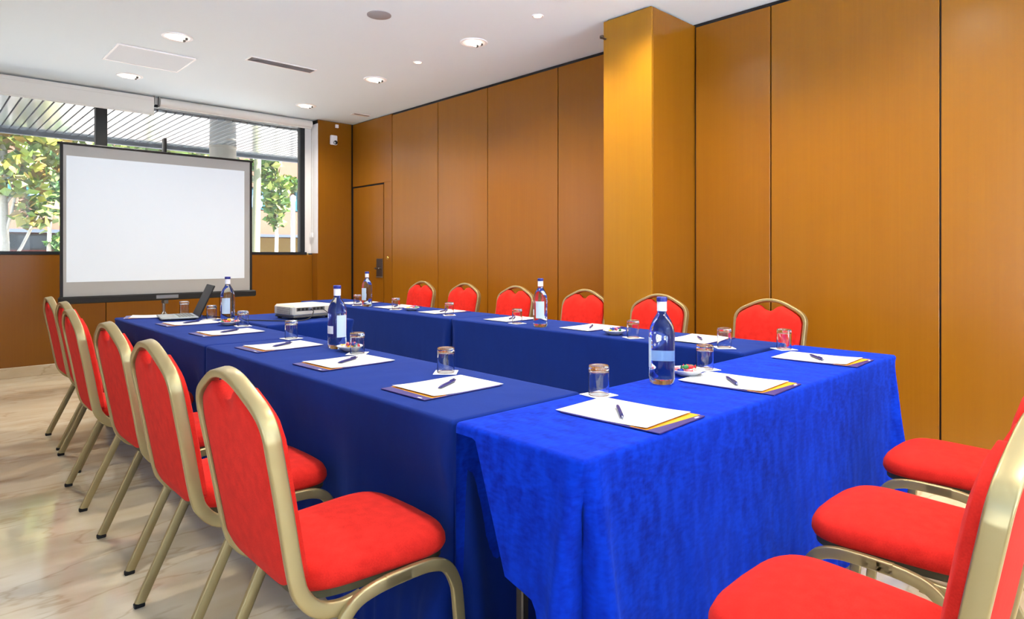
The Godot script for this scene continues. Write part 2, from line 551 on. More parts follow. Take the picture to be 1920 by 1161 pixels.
	tag(obj("trim_1", box(Vector3(3.60, 1.19, WIN_Z - 0.11), Vector3(3.732, CEIL_Y, WIN_Z - 0.02)), M.plaster), "narrow plaster strip beside the window frame", "trim", "", "structure")
	tag(obj("wall_header", box(Vector3(LEFT_X - 0.2, 2.80, WIN_Z - 0.12), Vector3(3.74, CEIL_Y, WIN_Z - 0.02)), M.plaster), "plaster header strip above the street window", "wall", "", "structure")

	var wn := struct("window_1", "wide street window with slim dark frame and one mullion", "window")
	obj("sill", box(Vector3(LEFT_X, 1.172, WIN_Z - 0.11), Vector3(3.66, 1.205, WIN_Z + 0.02), 0.004), M.frame_dark, wn)
	obj("mullion", box(Vector3(1.39, 1.205, WIN_Z - 0.09), Vector3(1.492, 2.80, WIN_Z - 0.005), 0.003), M.black, wn)
	obj("jamb", box(Vector3(3.585, 1.205, WIN_Z - 0.09), Vector3(3.645, 2.80, WIN_Z - 0.005), 0.003), M.frame_dark, wn)
	obj("jamb", box(Vector3(LEFT_X, 1.205, WIN_Z - 0.09), Vector3(LEFT_X + 0.06, 2.80, WIN_Z - 0.005), 0.003), M.frame_dark, wn)
	obj("head_rail", box(Vector3(LEFT_X, 2.77, WIN_Z - 0.09), Vector3(3.645, 2.80, WIN_Z - 0.005), 0.003), M.frame_dark, wn)
	obj("pane", box(Vector3(LEFT_X + 0.06, 1.205, WIN_Z - 0.055), Vector3(1.39, 2.77, WIN_Z - 0.047)), M.pane, wn)
	obj("pane", box(Vector3(1.492, 1.205, WIN_Z - 0.055), Vector3(3.585, 2.77, WIN_Z - 0.047)), M.pane, wn)

	# rear end of the room, behind the camera: glazed front to a sunny terrace under an eave added to block the sun
	var wb := struct("wall_back", "white rear wall around the terrace glazing", "wall")
	obj("plaster", box(Vector3(LEFT_X - 0.2, 0, BACK_Z), Vector3(0.2, CEIL_Y, BACK_Z + 0.2)), M.plaster, wb)
	obj("plaster", box(Vector3(0.2, 2.65, BACK_Z), Vector3(WALL_X, CEIL_Y, BACK_Z + 0.2)), M.plaster, wb)
	obj("plaster", box(Vector3(0.2, 0, BACK_Z), Vector3(WALL_X, 0.25, BACK_Z + 0.2)), M.plaster, wb)
	var w2 := struct("window_2", "tall terrace glazing at the rear end of the room", "window")
	for k in 4:
		obj("mullion", box(Vector3(0.2 + k * 1.318, 0.25, BACK_Z + 0.04), Vector3(0.26 + k * 1.318, 2.65, BACK_Z + 0.12), 0.003), M.frame_dark, w2)
	for k in 3:
		obj("pane", box(Vector3(0.26 + k * 1.318, 0.25, BACK_Z + 0.07), Vector3(0.2 + (k + 1) * 1.318, 2.65, BACK_Z + 0.078)), M.pane, w2)

func knob_mesh(r: float, h: float) -> SurfaceTool:
	return turned([Vector2(r * 1.0, 0), Vector2(r, h * 0.5), Vector2(r * 0.75, h), Vector2(0, h)], 14, [2])

# ---------------------------------------------------------------- street
func build_outside():
	var cn := struct("canopy", "glossy white slatted soffit of the eave outside the window", "canopy")
	for k in 62:
		var x := -0.35 + k * 0.09
		obj("slat", box(Vector3(x + 0.007, 2.75, -10.14), Vector3(x + 0.083, 2.775, WIN_Z - 0.13), 0.002), M.soffit, cn)
	obj("deck", box(Vector3(LEFT_X - 0.2, 2.785, -10.16), Vector3(6.2, 3.125, WIN_Z - 0.13)), M.groove, cn)
	obj("gutter", box(Vector3(LEFT_X - 0.2, 2.70, -10.24), Vector3(6.2, 3.12, -10.16), 0.01), M.gutter, cn)
	var sl := obj("soffit_lamp", turned([Vector2(0, 0), Vector2(0.07, 0), Vector2(0.085, 0.006), Vector2(0.085, 0.012), Vector2(0, 0.012)], 16), M.steel)
	sl.position = Vector3(3.2, 2.747, -9.0)
	tag(sl, "small round steel downlight on the slatted soffit outside", "lamp")
	var col := thing("concrete_column", "round pale concrete column holding up the slatted eave outside", "column", Vector3(3.33, -0.12, -9.68))
	obj("shaft", turned([Vector2(0, 0), Vector2(0.18, 0), Vector2(0.18, 2.84), Vector2(0.185, 2.845), Vector2(0.185, 2.872), Vector2(0, 2.872)], 32, [1, 2, 3, 4]), M.concrete, col)
	tag(obj("street_ground", box(Vector3(-40, -0.40, -60), Vector3(50, -0.12, WIN_Z - 0.121)), M.asphalt), "grey paving of the street outside", "ground", "", "structure")
	tag(obj("garden_ground", box(Vector3(-40, -0.40, WIN_Z - 0.12), Vector3(LEFT_X - 0.201, -0.12, 40)), M.paving), "pale paving of the garden court beside the room", "ground", "", "structure")
	tag(obj("terrace_ground", box(Vector3(LEFT_X - 0.2, -0.40, BACK_Z + 0.201), Vector3(30, -0.12, 40)), M.paving), "pale terrace paving behind the room", "ground", "", "structure")
	tag(obj("added_eave", box(Vector3(LEFT_X - 0.2, CEIL_Y, BACK_Z + 0.201), Vector3(WALL_X + 0.3, CEIL_Y + 0.25, BACK_Z + 2.9)), M.ceiling), "added unseen eave keeping sun off the terrace glazing", "roof", "", "structure")  # unseen, added to keep direct sun out of the rear glazing

	# house across the street
	var z := -26.0
	var h := thing("town_house", "salmon rendered street house with dark strip windows across the road", "building", Vector3(0, -0.12, z))
	var wall := func(lo: Vector3, hi: Vector3, m: Material, called := "wall"): return obj(called, box(lo, hi), m, h)
	wall.call(Vector3(-12, 2.10, -6), Vector3(26, 3.10, 0), M.facade, "wall_band")
	wall.call(Vector3(-12, 4.05, -6), Vector3(26, 5.60, 0), M.facade, "wall_band")
	wall.call(Vector3(-12, 6.60, -6), Vector3(26, 9.5, 0), M.facade, "wall_band")
	wall.call(Vector3(-12, 0, -6), Vector3(26, 2.10, -0.6), M.red_brick, "plinth")
	wall.call(Vector3(-12, 3.10, -6), Vector3(26, 4.05, -0.35), M.facade, "window_recess")
	wall.call(Vector3(-12, 5.60, -6), Vector3(26, 6.60, -0.35), M.facade, "window_recess")
	wall.call(Vector3(-12, 2.02, 0.0), Vector3(26, 2.13, 0.25), M.gutter, "cornice")
	for r in [[3.16, 4.02], [5.66, 6.55]]:
		for k in 16:
			var x: float = -11.0 + k * 2.3
			var f := obj("window", box(Vector3(x, r[0], -0.36), Vector3(x + 1.9, r[1], -0.20)), M.teal, h)
			obj("pane", box(Vector3(x + 0.08, r[0] + 0.07, -0.21), Vector3(x + 0.88, r[1] - 0.07, -0.18)), M.sky_glass if k % 3 == 0 else M.dark_glass, f)
			obj("pane", box(Vector3(x + 1.0, r[0] + 0.07, -0.21), Vector3(x + 1.82, r[1] - 0.07, -0.18)), M.sky_glass if k % 4 == 1 else M.dark_glass, f)
	for k in 7:
		var x: float = -11.7 + k * 4.6
		var f := obj("shop_window", box(Vector3(x, 1.45, -0.62), Vector3(x + 2.9, 2.00, -0.52)), M.black, h)
		obj("pane", box(Vector3(x + 0.1, 1.51, -0.53), Vector3(x + 1.4, 1.94, -0.50)), M.dark_glass, f)
		obj("pane", box(Vector3(x + 1.5, 1.51, -0.53), Vector3(x + 2.8, 1.94, -0.50)), M.dark_glass, f)
	obj("garage_door", box(Vector3(10.6, 0, -0.62), Vector3(13.9, 2.0, -0.45)), M.ochre, h)
	# trees
	tree("plane_tree", "tall plane tree with pale bark and yellow green leaves near the window mullion", Vector3(1.16, -0.12, -13.4), 5.2, 0.085, M.bark,
		[[Vector3(0.45, 3.15, 0.1), 0.75], [Vector3(0.15, 2.55, 0.2), 0.55], [Vector3(0.75, 3.55, -0.2), 0.6], [Vector3(-0.4, 3.3, 0), 0.7], [Vector3(0.4, 1.95, 0.2), 0.38], [Vector3(0.1, 4.3, 0), 0.9]], 1500, [Color(0.36, 0.46, 0.04), Color(0.52, 0.50, 0.05), Color(0.20, 0.34, 0.05), Color(0.45, 0.28, 0.06)], 41)
	tree("street_tree", "slim young street tree with white trunk and green crown beside the plane tree", Vector3(2.35, -0.12, -18.0), 4.0, 0.06, M.bark,
		[[Vector3(0.0, 3.1, 0), 0.6], [Vector3(0.05, 2.5, 0.1), 0.42], [Vector3(-0.1, 3.6, 0), 0.55], [Vector3(0.2, 1.55, 0), 0.3]], 800, [Color(0.13, 0.32, 0.07), Color(0.24, 0.42, 0.08), Color(0.10, 0.25, 0.07)], 42)
	tree("old_street_tree", "thick grey green street tree trunk rising behind the screen edge", Vector3(5.1, -0.12, -13.0), 5.5, 0.11, M.bark_green,
		[[Vector3(-0.6, 3.75, -0.2), 0.6], [Vector3(-1.4, 3.5, -0.3), 0.6], [Vector3(0.3, 4.2, 0), 0.8], [Vector3(-1.95, 3.45, -0.3), 0.5]], 1100, [Color(0.26, 0.46, 0.06), Color(0.40, 0.52, 0.08), Color(0.14, 0.30, 0.06)], 43)
	tree("young_street_tree", "young street tree with thin white leaning trunk by the window jamb", Vector3(6.62, -0.12, -15.6), 4.4, 0.06, M.bark,
		[[Vector3(-0.25, 3.55, 0), 0.42], [Vector3(-0.05, 3.0, 0), 0.42], [Vector3(0.0, 2.55, 0.1), 0.36], [Vector3(0.0, 2.15, 0), 0.24], [Vector3(0.5, 3.1, -0.2), 0.28], [Vector3(-0.1, 4.1, 0), 0.45]], 1000, [Color(0.14, 0.34, 0.05), Color(0.28, 0.46, 0.07), Color(0.46, 0.52, 0.10), Color(0.10, 0.24, 0.06)], 44)
	tree("round_street_tree", "broad green street tree whose crown shows above the projection screen", Vector3(4.9, -0.12, -20.0), 5.6, 0.09, M.bark_green,
		[[Vector3(-1.1, 4.35, 0), 0.75], [Vector3(0.1, 4.6, 0.1), 0.9], [Vector3(1.1, 4.25, 0), 0.75], [Vector3(0.2, 3.8, 0.2), 0.6]], 1100, [Color(0.22, 0.42, 0.06), Color(0.36, 0.50, 0.08), Color(0.14, 0.30, 0.06)], 45)
	var post := thing("street_post", "slim pale grey street post seen beside the window jamb", "post", Vector3(6.35, -0.12, -14.0))
	obj("pole", turned([Vector2(0, 0), Vector2(0.055, 0), Vector2(0.05, 2.5), Vector2(0.065, 2.52), Vector2(0.065, 2.62), Vector2(0, 2.66)], 14, [1, 3]), M.speaker, post)

func tree(called: String, label: String, at: Vector3, height: float, r: float, bark: Material, crowns: Array, leaves: int, tints: Array, sd: int):
	var t := thing(called, label, "tree", at)
	var g := RandomNumberGenerator.new()
	g.seed = sd
	var st := S()
	var pts := []
	var wide := []
	for k in 9:
		var f := k / 8.0
		pts.append(Vector3(sin(f * 3.0 + sd) * 0.06 * f, height * f * 0.8, cos(f * 2.3 + sd) * 0.06 * f))
		wide.append(Vector3.RIGHT)
	var rings := []
	for k in 9:
		var ring := []
		for q in circle(r * (1.0 - 0.55 * k / 8.0), 10): ring.append(pts[k] + Vector3(q.x, 0, -q.y))
		rings.append(ring)
	st.set_smooth_group(1)
	for i in 8:
		for j in 10:
			quad(st, rings[i][j], rings[i][(j + 1) % 10], rings[i + 1][(j + 1) % 10], rings[i + 1][j])
	obj("trunk", st, bark, t)
	for c in crowns:
		var b := S()
		var p0: Vector3 = pts[clampi(int((c[0].y - 0.6) / (height * 0.8) * 8.0), 2, 8)]
		sweep(b, [p0, (p0 + c[0]) / 2.0 + Vector3(0, -0.08, 0), c[0]], [Vector3.FORWARD, Vector3.FORWARD, Vector3.FORWARD], circle(r * 0.3, 6))
		obj("branch", b, bark, t)
	var lf := S()
	var total := 0.0
	for c in crowns: total += c[1] * c[1]
	for c in crowns:
		for k in int(leaves * c[1] * c[1] / total):
			var d: Vector3 = Vector3(g.randfn(), g.randfn(), g.randfn()).normalized() * pow(g.randf(), 0.45) * c[1]
			d.y *= 0.8
			var p: Vector3 = c[0] + d
			var u := Vector3(g.randfn(), g.randfn() * 0.5 - 0.3, g.randfn()).normalized()
			var w := u.cross(Vector3(g.randfn(), g.randfn(), g.randfn())).normalized()
			var s := 0.075 + g.randf() * 0.05
			var col: Color = tints[g.randi() % tints.size()]
			col = col * (0.34 + 0.22 * g.randf())
			col.a = 1.0
			lf.set_color(col)
			var n := u.cross(w) * s * 0.15
			# pointed, folded leaf: five corners
			var a := p - u * s
			var b1 := p + w * s * 0.75 + n
			var b2 := p - w * s * 0.75 + n
			var e := p + u * s * 1.1
			tri(lf, a, b1, p); tri(lf, p, b1, e); tri(lf, a, p, b2); tri(lf, p, e, b2)
	tag(obj("foliage", lf, M.leaf, t), "", "", "", "stuff")

# ---------------------------------------------------------------- ceiling fixtures and wall fittings
func downlight(x: float, z: float, label: String):
	var t := thing("downlight", label, "light", Vector3(x, CEIL_Y, z), 0.0, "recessed twin lamp downlights")
	obj("trim_ring", turned([Vector2(0.088, -0.002), Vector2(0.102, -0.008), Vector2(0.112, -0.004), Vector2(0.112, 0.0)], 32), M.white, t)
	obj("lit_reflector", turned([Vector2(0.0, -0.0015), Vector2(0.05, -0.0018), Vector2(0.09, -0.003)], 32), M.reflector_glow, t)  # reflector dish, its lit look painted as a weak glow
	for s in [-1, 1]:
		var b := S()
		sweep(b, [Vector3(-0.05, -0.012, 0.028 * s), Vector3(0.05, -0.012, 0.028 * s)], [Vector3.UP, Vector3.UP], circle(0.008, 8))
		obj("lamp_tube", b, M.lamp, t)
		obj("lamp_base", box(Vector3(0.045, -0.020, 0.028 * s - 0.012), Vector3(0.066, -0.004, 0.028 * s + 0.012), 0.003), M.beamer_grey, t)
	var l := SpotLight3D.new()
	l.name = "downlight_beam"
	t.add_child(l)
	l.position = Vector3(0, -0.035, 0)
	l.rotation_degrees = Vector3(-90, 0, 0)
	l.light_color = Color(1.0, 0.975, 0.93)
	l.light_energy = 1.5
	l.light_size = 0.09
	l.spot_angle = 74.0
	l.spot_angle_attenuation = 0.9
	l.spot_range = 14.0
	l.spot_attenuation = 2.0
	l.shadow_enabled = true

func halogen(x: float, z: float, label: String):
	var t := thing("halogen_spot", label, "light", Vector3(x, CEIL_Y, z), 0.0, "small halogen ceiling spots")
	obj("trim_ring", turned([Vector2(0.028, -0.002), Vector2(0.036, -0.006), Vector2(0.042, -0.003), Vector2(0.042, 0.0)], 24), M.white, t)
	obj("lamp_lens", turned([Vector2(0.0, -0.004), Vector2(0.02, -0.0035), Vector2(0.03, -0.002)], 24), M.spot, t)
	var l := SpotLight3D.new()
	l.name = "halogen_beam"
	t.add_child(l)
	l.position = Vector3(0, -0.03, 0)
	l.rotation_degrees = Vector3(-90, 0, 0)
	l.light_color = Color(1.0, 0.90, 0.74)
	l.light_energy = 1.6
	l.light_size = 0.03
	l.spot_angle = 62.0
	l.spot_angle_attenuation = 1.0
	l.spot_range = 14.0
	l.spot_attenuation = 2.0
	l.shadow_enabled = true

func build_fixtures():
	var zs := [-6.92, -5.43, -3.94, -2.45, -0.96, 0.53, 2.02]
	for i in zs.size():
		downlight(1.525, zs[i], "round recessed ceiling downlight, %s from the window, open floor side" % ["first", "second", "third", "fourth", "fifth", "sixth", "seventh"][i])
		downlight(3.295, zs[i], "round recessed ceiling downlight, %s from the window, panelled wall side" % ["first", "second", "third", "fourth", "fifth", "sixth", "seventh"][i])
	halogen(3.275, -4.686, "small glowing halogen ceiling spot further from the pillar")
	halogen(3.262, -3.191, "small glowing halogen ceiling spot beside the pillar")
	halogen(3.27, -1.70, "small glowing halogen ceiling spot between pillar and terrace glazing")
	var ap := thing("access_panel", "flat square ceiling access panel with white rim", "hatch", Vector3(1.517, CEIL_Y, -6.19))
	obj("leaf", box(Vector3(-0.285, -0.006, -0.262), Vector3(0.285, 0.0, 0.262), 0.001), M.grey_panel, ap)
	for s in [-1, 1]:
		obj("rim", box(Vector3(-0.3, -0.010, s * 0.27 - 0.008), Vector3(0.3, 0.0, s * 0.27 + 0.008), 0.001), M.white, ap)
		obj("rim", box(Vector3(s * 0.292 - 0.008, -0.010, -0.262), Vector3(s * 0.292 + 0.008, 0.0, 0.262), 0.001), M.white, ap)
	var ve := thing("air_slot", "long narrow ceiling air outlet with dark slats", "vent", Vector3(2.428, CEIL_Y, -5.578))
	for s in [-1, 1]:
		obj("rim", box(Vector3(-0.302, -0.008, s * 0.064 - 0.008), Vector3(0.302, 0.0, s * 0.064 + 0.008), 0.002), M.white, ve)
		obj("rim", box(Vector3(s * 0.296 - 0.008, -0.008, -0.056), Vector3(s * 0.296 + 0.008, 0.0, 0.056), 0.002), M.white, ve)
	obj("duct", box(Vector3(-0.288, -0.002, -0.056), Vector3(0.288, 0.0, 0.056)), M.beamer_grey, ve)
	for k in 5:
		var sl := S()
		hull_box(sl, Vector3(-0.288, -0.0015, -0.007), Vector3(0.288, 0.0015, 0.007), 0.0, Transform3D(Basis(Vector3.RIGHT, 0.6), Vector3(0, -0.007, -0.042 + k * 0.021)))
		obj("slat", sl, M.speaker, ve)
	var sp := thing("ceiling_speaker", "flat round grey loudspeaker grille on the ceiling", "speaker", Vector3(2.428, CEIL_Y, -3.95))
	obj("grille", turned([Vector2(0, -0.012), Vector2(0.06, -0.012), Vector2(0.078, -0.006)], 28), M.speaker, sp)
	obj("rim", turned([Vector2(0.078, -0.006), Vector2(0.085, -0.004), Vector2(0.085, 0)], 28), M.speaker, sp)
	var hp := thing("small_hatch", "small recessed ceiling plate near the concealed door", "hatch", Vector3(3.99, CEIL_Y, -6.91))
	obj("plate", box(Vector3(-0.11, -0.008, -0.05), Vector3(0.11, 0.0, 0.05), 0.002), M.blind, hp)
	obj("slot", box(Vector3(-0.10, -0.010, 0.012), Vector3(0.10, -0.007, 0.04), 0.0005), M.dark_steel, hp)
	var ms := thing("motion_sensor", "white motion sensor box high on the wood pier", "sensor", Vector3(3.94, 2.635, -7.515))
	obj("housing", box(Vector3(-0.045, -0.06, 0), Vector3(0.045, 0.06, 0.04), 0.008), M.white, ms)
	obj("lens", turned([Vector2(0, 0.03), Vector2(0.02, 0.024), Vector2(0.026, 0.0)].map(func(v): return Vector2(v.x, 0.03 - v.y)), 14), M.black, ms).transform = Transform3D(Basis(Vector3.RIGHT, PI / 2), Vector3(0.005, -0.035, 0.036))
	var dt := thing("alarm_contact", "tiny white square detector at the top of the wood pier", "sensor", Vector3(3.99, 2.82, -7.515))
	obj("housing", box(Vector3(-0.022, -0.022, 0), Vector3(0.022, 0.022, 0.02), 0.004), M.white, dt)
	var bk := thing("wall_bracket", "small dark bracket at the top of the pillar", "bracket", Vector3(3.675, 2.74, -2.905))
	obj("arm", box(Vector3(-0.055, -0.010, -0.010), Vector3(0.0, 0.0, 0.010), 0.003), M.dark_steel, bk)
	obj("tip", box(Vector3(-0.055, -0.010, -0.014), Vector3(-0.035, 0.012, 0.014), 0.003), M.dark_steel, bk)
	# roller blinds
	var rb := thing("roller_blind", "beige roller blind pulled a little way down over the left window", "blind", Vector3(0.1, 2.79, WIN_Z + 0.05))
	obj("fabric", box(Vector3(-1.78, -0.115, 0.024), Vector3(1.805, 0.068, 0.028)), M.blind, rb)
	obj("hem_bar", box(Vector3(-1.78, -0.125, 0.019), Vector3(1.805, -0.10, 0.033), 0.004), M.blind, rb)
	var roll := S()
	sweep(roll, [Vector3(-1.78, 0.035, -0.005), Vector3(1.80, 0.035, -0.005)], [Vector3.UP, Vector3.UP], circle(0.034, 14))
	obj("roll", roll, M.blind, rb)
	obj("bracket", box(Vector3(1.808, -0.01, -0.03), Vector3(1.816, 0.083, 0.03), 0.002), M.steel, rb)
	var r2 := thing("roller_blind", "beige roller blind fully rolled up beside the wood pier", "blind", Vector3(2.84, 2.79, WIN_Z + 0.05))
	roll = S()
	sweep(roll, [Vector3(-0.875, 0.03, 0.0), Vector3(0.86, 0.03, 0.0)], [Vector3.UP, Vector3.UP], circle(0.048, 16))
	obj("roll", roll, M.blind, r2)
	obj("hem_bar", box(Vector3(-0.875, -0.028, -0.008), Vector3(0.86, -0.012, 0.012), 0.003), M.blind, r2)
	obj("bracket", box(Vector3(-0.885, -0.03, -0.03), Vector3(-0.878, 0.083, 0.03), 0.002), M.steel, r2)
	for k in 2:
		var ch := S()
		sweep(ch, [Vector3(0.868, 0.02, 0.02 - k * 0.045), Vector3(0.868, -1.36, 0.02 - k * 0.045)], [Vector3.FORWARD, Vector3.FORWARD], circle(0.0028, 6))
		obj("pull_chain", ch, M.white, r2)
		obj("chain_weight", box(Vector3(0.858, -1.40, 0.005 - k * 0.05), Vector3(0.876, -1.34, 0.033 - k * 0.05), 0.004), M.white, r2)

# ---------------------------------------------------------------- tables under cloths
func make_table(label: String, x0: float, x1: float, z0: float, z1: float, inset := 0.07):
	var t := thing("folding_table", label, "table", Vector3((x0 + x1) / 2, 0, (z0 + z1) / 2))
	var hx := (x1 - x0) / 2 - 0.012
	var hz := (z1 - z0) / 2 - 0.012
	obj("tabletop", box(Vector3(-hx, TABLE_Y - 0.034, -hz), Vector3(hx, TABLE_Y - 0.008, hz), 0.003), M.wood1, t)
	for sx in [-1, 1]:
		for sz in [-1, 1]:
			var px: float = sx * (hx - inset)
			var pz: float = sz * (hz - inset)
			obj("leg", box(Vector3(px - 0.013, 0, pz - 0.013), Vector3(px + 0.013, TABLE_Y - 0.034, pz + 0.013), 0.004), M.dark_steel, t)

func make_cloth(label: String, x0: float, x1: float, z0: float, z1: float, m: Material, sd: int, flare: Array, corner: Array, hem: Callable, dents := []):
	# flare, corner: per side (-x, +z, +x, -z) the depth of the folds, and per corner (-x+z, +x+z, +x-z, -x-z) the size of the corner fold
	var c := Vector3((x0 + x1) / 2, 0, (z0 + z1) / 2)
	var t := thing("tablecloth", label, "tablecloth", c)
	var hx := (x1 - x0) / 2
	var hz := (z1 - z0) / 2
	var r := 0.014
	var nz := noise(sd, 1.0, 2)
	# outline points: position, outward normal, side number, running length
	var ol := []
	var corners := [Vector2(-hx, -hz), Vector2(-hx, hz), Vector2(hx, hz), Vector2(hx, -hz)]
	var run := 0.0
	var corner_run := []
	for s in 4:
		var a: Vector2 = corners[s]
		var b: Vector2 = corners[(s + 1) % 4]
		var d := (b - a).normalized()
		var n := Vector2(-d.y, d.x)
		if n.dot((a + b) / 2.0) < 0: n = -n
		var len := a.distance_to(b)
		corner_run.append(run)
		var steps := maxi(int(len / 0.013), 6)
		for k in steps:
			var f := (k + 0.5) / steps
			var p := a.lerp(b, f)
			var near := minf(f * len, (1.0 - f) * len)
			var nn := n
			if near < 0.05:                                       # normals turn round the corner
				var other := (d if f > 0.5 else -d)
				nn = n.lerp(other, 0.5 * (1.0 - near / 0.05)).normalized()
			ol.append([p, nn, s, run + f * len])
		run += len
	var rows := []
	var ring0 := []
	# top: rings from the middle line outwards
	var med := Vector2(maxf(hx - hz, 0.0), maxf(hz - hx, 0.0))
	var fr := [0.0, 0.35, 0.65, 0.85, 0.95, 1.0]
	for q in fr.size():
		var ring := []
		for o in ol:
			var p: Vector2 = o[0]
			var e := Vector2(clampf(p.x, -hx + r, hx - r), clampf(p.y, -hz + r, hz - r))
			var core := Vector2(clampf(p.x, -med.x, med.x), clampf(p.y, -med.y, med.y))
			var w: Vector2 = core.lerp(e, fr[q])
			var y: float = TABLE_Y - 0.0015 + 0.0015 * nz.get_noise_2d((w.x + c.x) * 5.0, (w.y + c.z) * 5.0) * (1.0 if q < 5 else 0.3)
			ring.append(Vector3(w.x, y, w.y))
		rows.append(ring)
	for k in [30.0, 60.0, 90.0]:
		var ring := []
		for o in ol:
			var p: Vector2 = o[0]
			var e := Vector2(clampf(p.x, -hx + r, hx - r), clampf(p.y, -hz + r, hz - r))
			var w: Vector2 = e + (p - e) * sin(deg_to_rad(k))
			ring.append(Vector3(w.x, TABLE_Y - r + r * cos(deg_to_rad(k)), w.y))
		rows.append(ring)
	var top := TABLE_Y - r
	for k in range(1, 19):
		var v := k / 18.0
		var ring := []
		for o in ol:
			var p: Vector2 = o[0]
			var s: int = o[2]
			var l: float = o[3]
			var hy: float = hem.call(s, p)
			var y: float = lerpf(top, hy, v)
			var vv: float = (top - y) / (top - 0.012)
			var waves: float = nz.get_noise_2d(l * 5.5, 3.0 + vv * 0.5) + 0.6 * nz.get_noise_2d(l * 13.0, 9.0 + vv * 0.4)
			var out: float = 0.012 * vv + flare[s] * (0.55 + waves) * smoothstep(0.0, 1.0, vv) * (0.4 + 0.6 * vv)
			var pinch := 0.0
			for q in 4:
				var dl: float = absf(l - corner_run[(q + 1) % 4])
				dl = minf(dl, run - dl)
				var a: float = corner[q] * pow(vv, 0.8)
				var spread: float = 0.035 + 0.045 * vv
				out += a * exp(-pow((dl - spread) / (0.024 + 0.03 * vv), 2.0)) - corner[q] * 1.9 * minf(1.0, vv * 2.5) * exp(-pow(dl / 0.026, 2.0))
				pinch += corner[q] * exp(-pow(dl / 0.05, 2.0))
			var n: Vector2 = o[1]
			out = maxf(out, 0.002 * vv - pinch * 2.0)
			if flare[s] < 0.0: out = minf(out, 0.002)
			for dn in dents:                                      # a seat front pushes the cloth in under the table
				if s == dn[0]:
					var along: float = (p.y + c.z if s % 2 == 0 else p.x + c.x) - dn[1]
					out -= (dn[2] + out * 0.9) * exp(-pow(along / 0.24, 4.0)) * exp(-pow((y - 0.42) / 0.17, 4.0))
			ring.append(Vector3(p.x + n.x * out, y, p.y + n.y * out))
		rows.append(ring)
	var st := S()
	st.set_smooth_group(1)
	var k := ol.size()
	for i in rows.size() - 1:
		for j in k:
			var j2 := (j + 1) % k
			quad(st, rows[i + 1][j], rows[i + 1][j2], rows[i][j2], rows[i][j])
	obj("cloth", st, m, t)

func build_tables():
	var full := func(_s, _p): return 0.012
	# end table: its cloth is cut short on the narrow side by the open floor
	var head_hem := func(s: int, p: Vector2):
		if s != 0: return 0.012
		var z := p.y                                             # from -0.22 (inner) to 0.22 (outer)
		if z < -0.14: return 0.700
		if z < -0.02: return lerpf(0.700, 0.395, (z + 0.14) / 0.12)
		if z < 0.07: return lerpf(0.395, 0.375, (z + 0.02) / 0.09)
		return lerpf(0.375, 0.012, smoothstep(0.0, 1.0, clampf((z - 0.07) / 0.11, 0.0, 1.0)))
	make_table("folding table under the bright blue velvet end cloth", 1.06, 3.165, -1.325, -0.895, 0.105)
	make_cloth("bright royal blue velvet cloth over the end table set with three folders", 1.05, 3.175, -1.335, -0.888, M.velvet, 101, [0.006, 0.012, 0.01, -1.0], [0.065, 0.07, 0.0, 0.0], head_hem)
	make_table("folding table by the open floor, next to the end table", 1.06, 1.565, -3.28, -1.355)
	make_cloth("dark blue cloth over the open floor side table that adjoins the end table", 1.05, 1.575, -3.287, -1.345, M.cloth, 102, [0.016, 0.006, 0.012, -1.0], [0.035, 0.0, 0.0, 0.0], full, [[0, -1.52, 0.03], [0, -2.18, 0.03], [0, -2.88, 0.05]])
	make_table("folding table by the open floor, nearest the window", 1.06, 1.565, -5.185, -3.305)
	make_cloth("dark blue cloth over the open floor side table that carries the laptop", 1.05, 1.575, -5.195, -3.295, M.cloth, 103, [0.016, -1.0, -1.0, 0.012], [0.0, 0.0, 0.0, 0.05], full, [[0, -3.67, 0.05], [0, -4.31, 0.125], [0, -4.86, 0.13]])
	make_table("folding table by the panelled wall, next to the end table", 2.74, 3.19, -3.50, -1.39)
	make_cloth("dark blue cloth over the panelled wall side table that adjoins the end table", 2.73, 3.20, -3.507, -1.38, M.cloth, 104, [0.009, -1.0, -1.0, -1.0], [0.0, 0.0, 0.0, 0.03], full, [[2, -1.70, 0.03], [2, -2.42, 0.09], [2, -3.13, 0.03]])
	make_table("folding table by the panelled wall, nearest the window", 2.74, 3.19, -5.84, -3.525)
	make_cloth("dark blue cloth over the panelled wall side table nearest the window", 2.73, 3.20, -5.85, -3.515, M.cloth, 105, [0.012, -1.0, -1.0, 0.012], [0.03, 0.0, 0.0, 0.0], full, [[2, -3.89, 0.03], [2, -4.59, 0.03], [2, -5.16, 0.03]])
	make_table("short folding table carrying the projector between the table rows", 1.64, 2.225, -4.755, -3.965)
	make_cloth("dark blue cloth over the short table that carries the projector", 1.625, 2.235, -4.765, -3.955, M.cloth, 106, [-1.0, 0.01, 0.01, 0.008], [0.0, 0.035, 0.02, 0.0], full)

# ---------------------------------------------------------------- banquet chair; faces -z, origin on the floor under the seat
func back_s(y: float) -> float:   # how far behind the seat centre the back's middle plane lies at that height
	if y < 0.80: return lerpf(0.185, 0.243, (y - 0.47) / 0.33)
	return lerpf(0.243, 0.262, (y - 0.80) / 0.11)

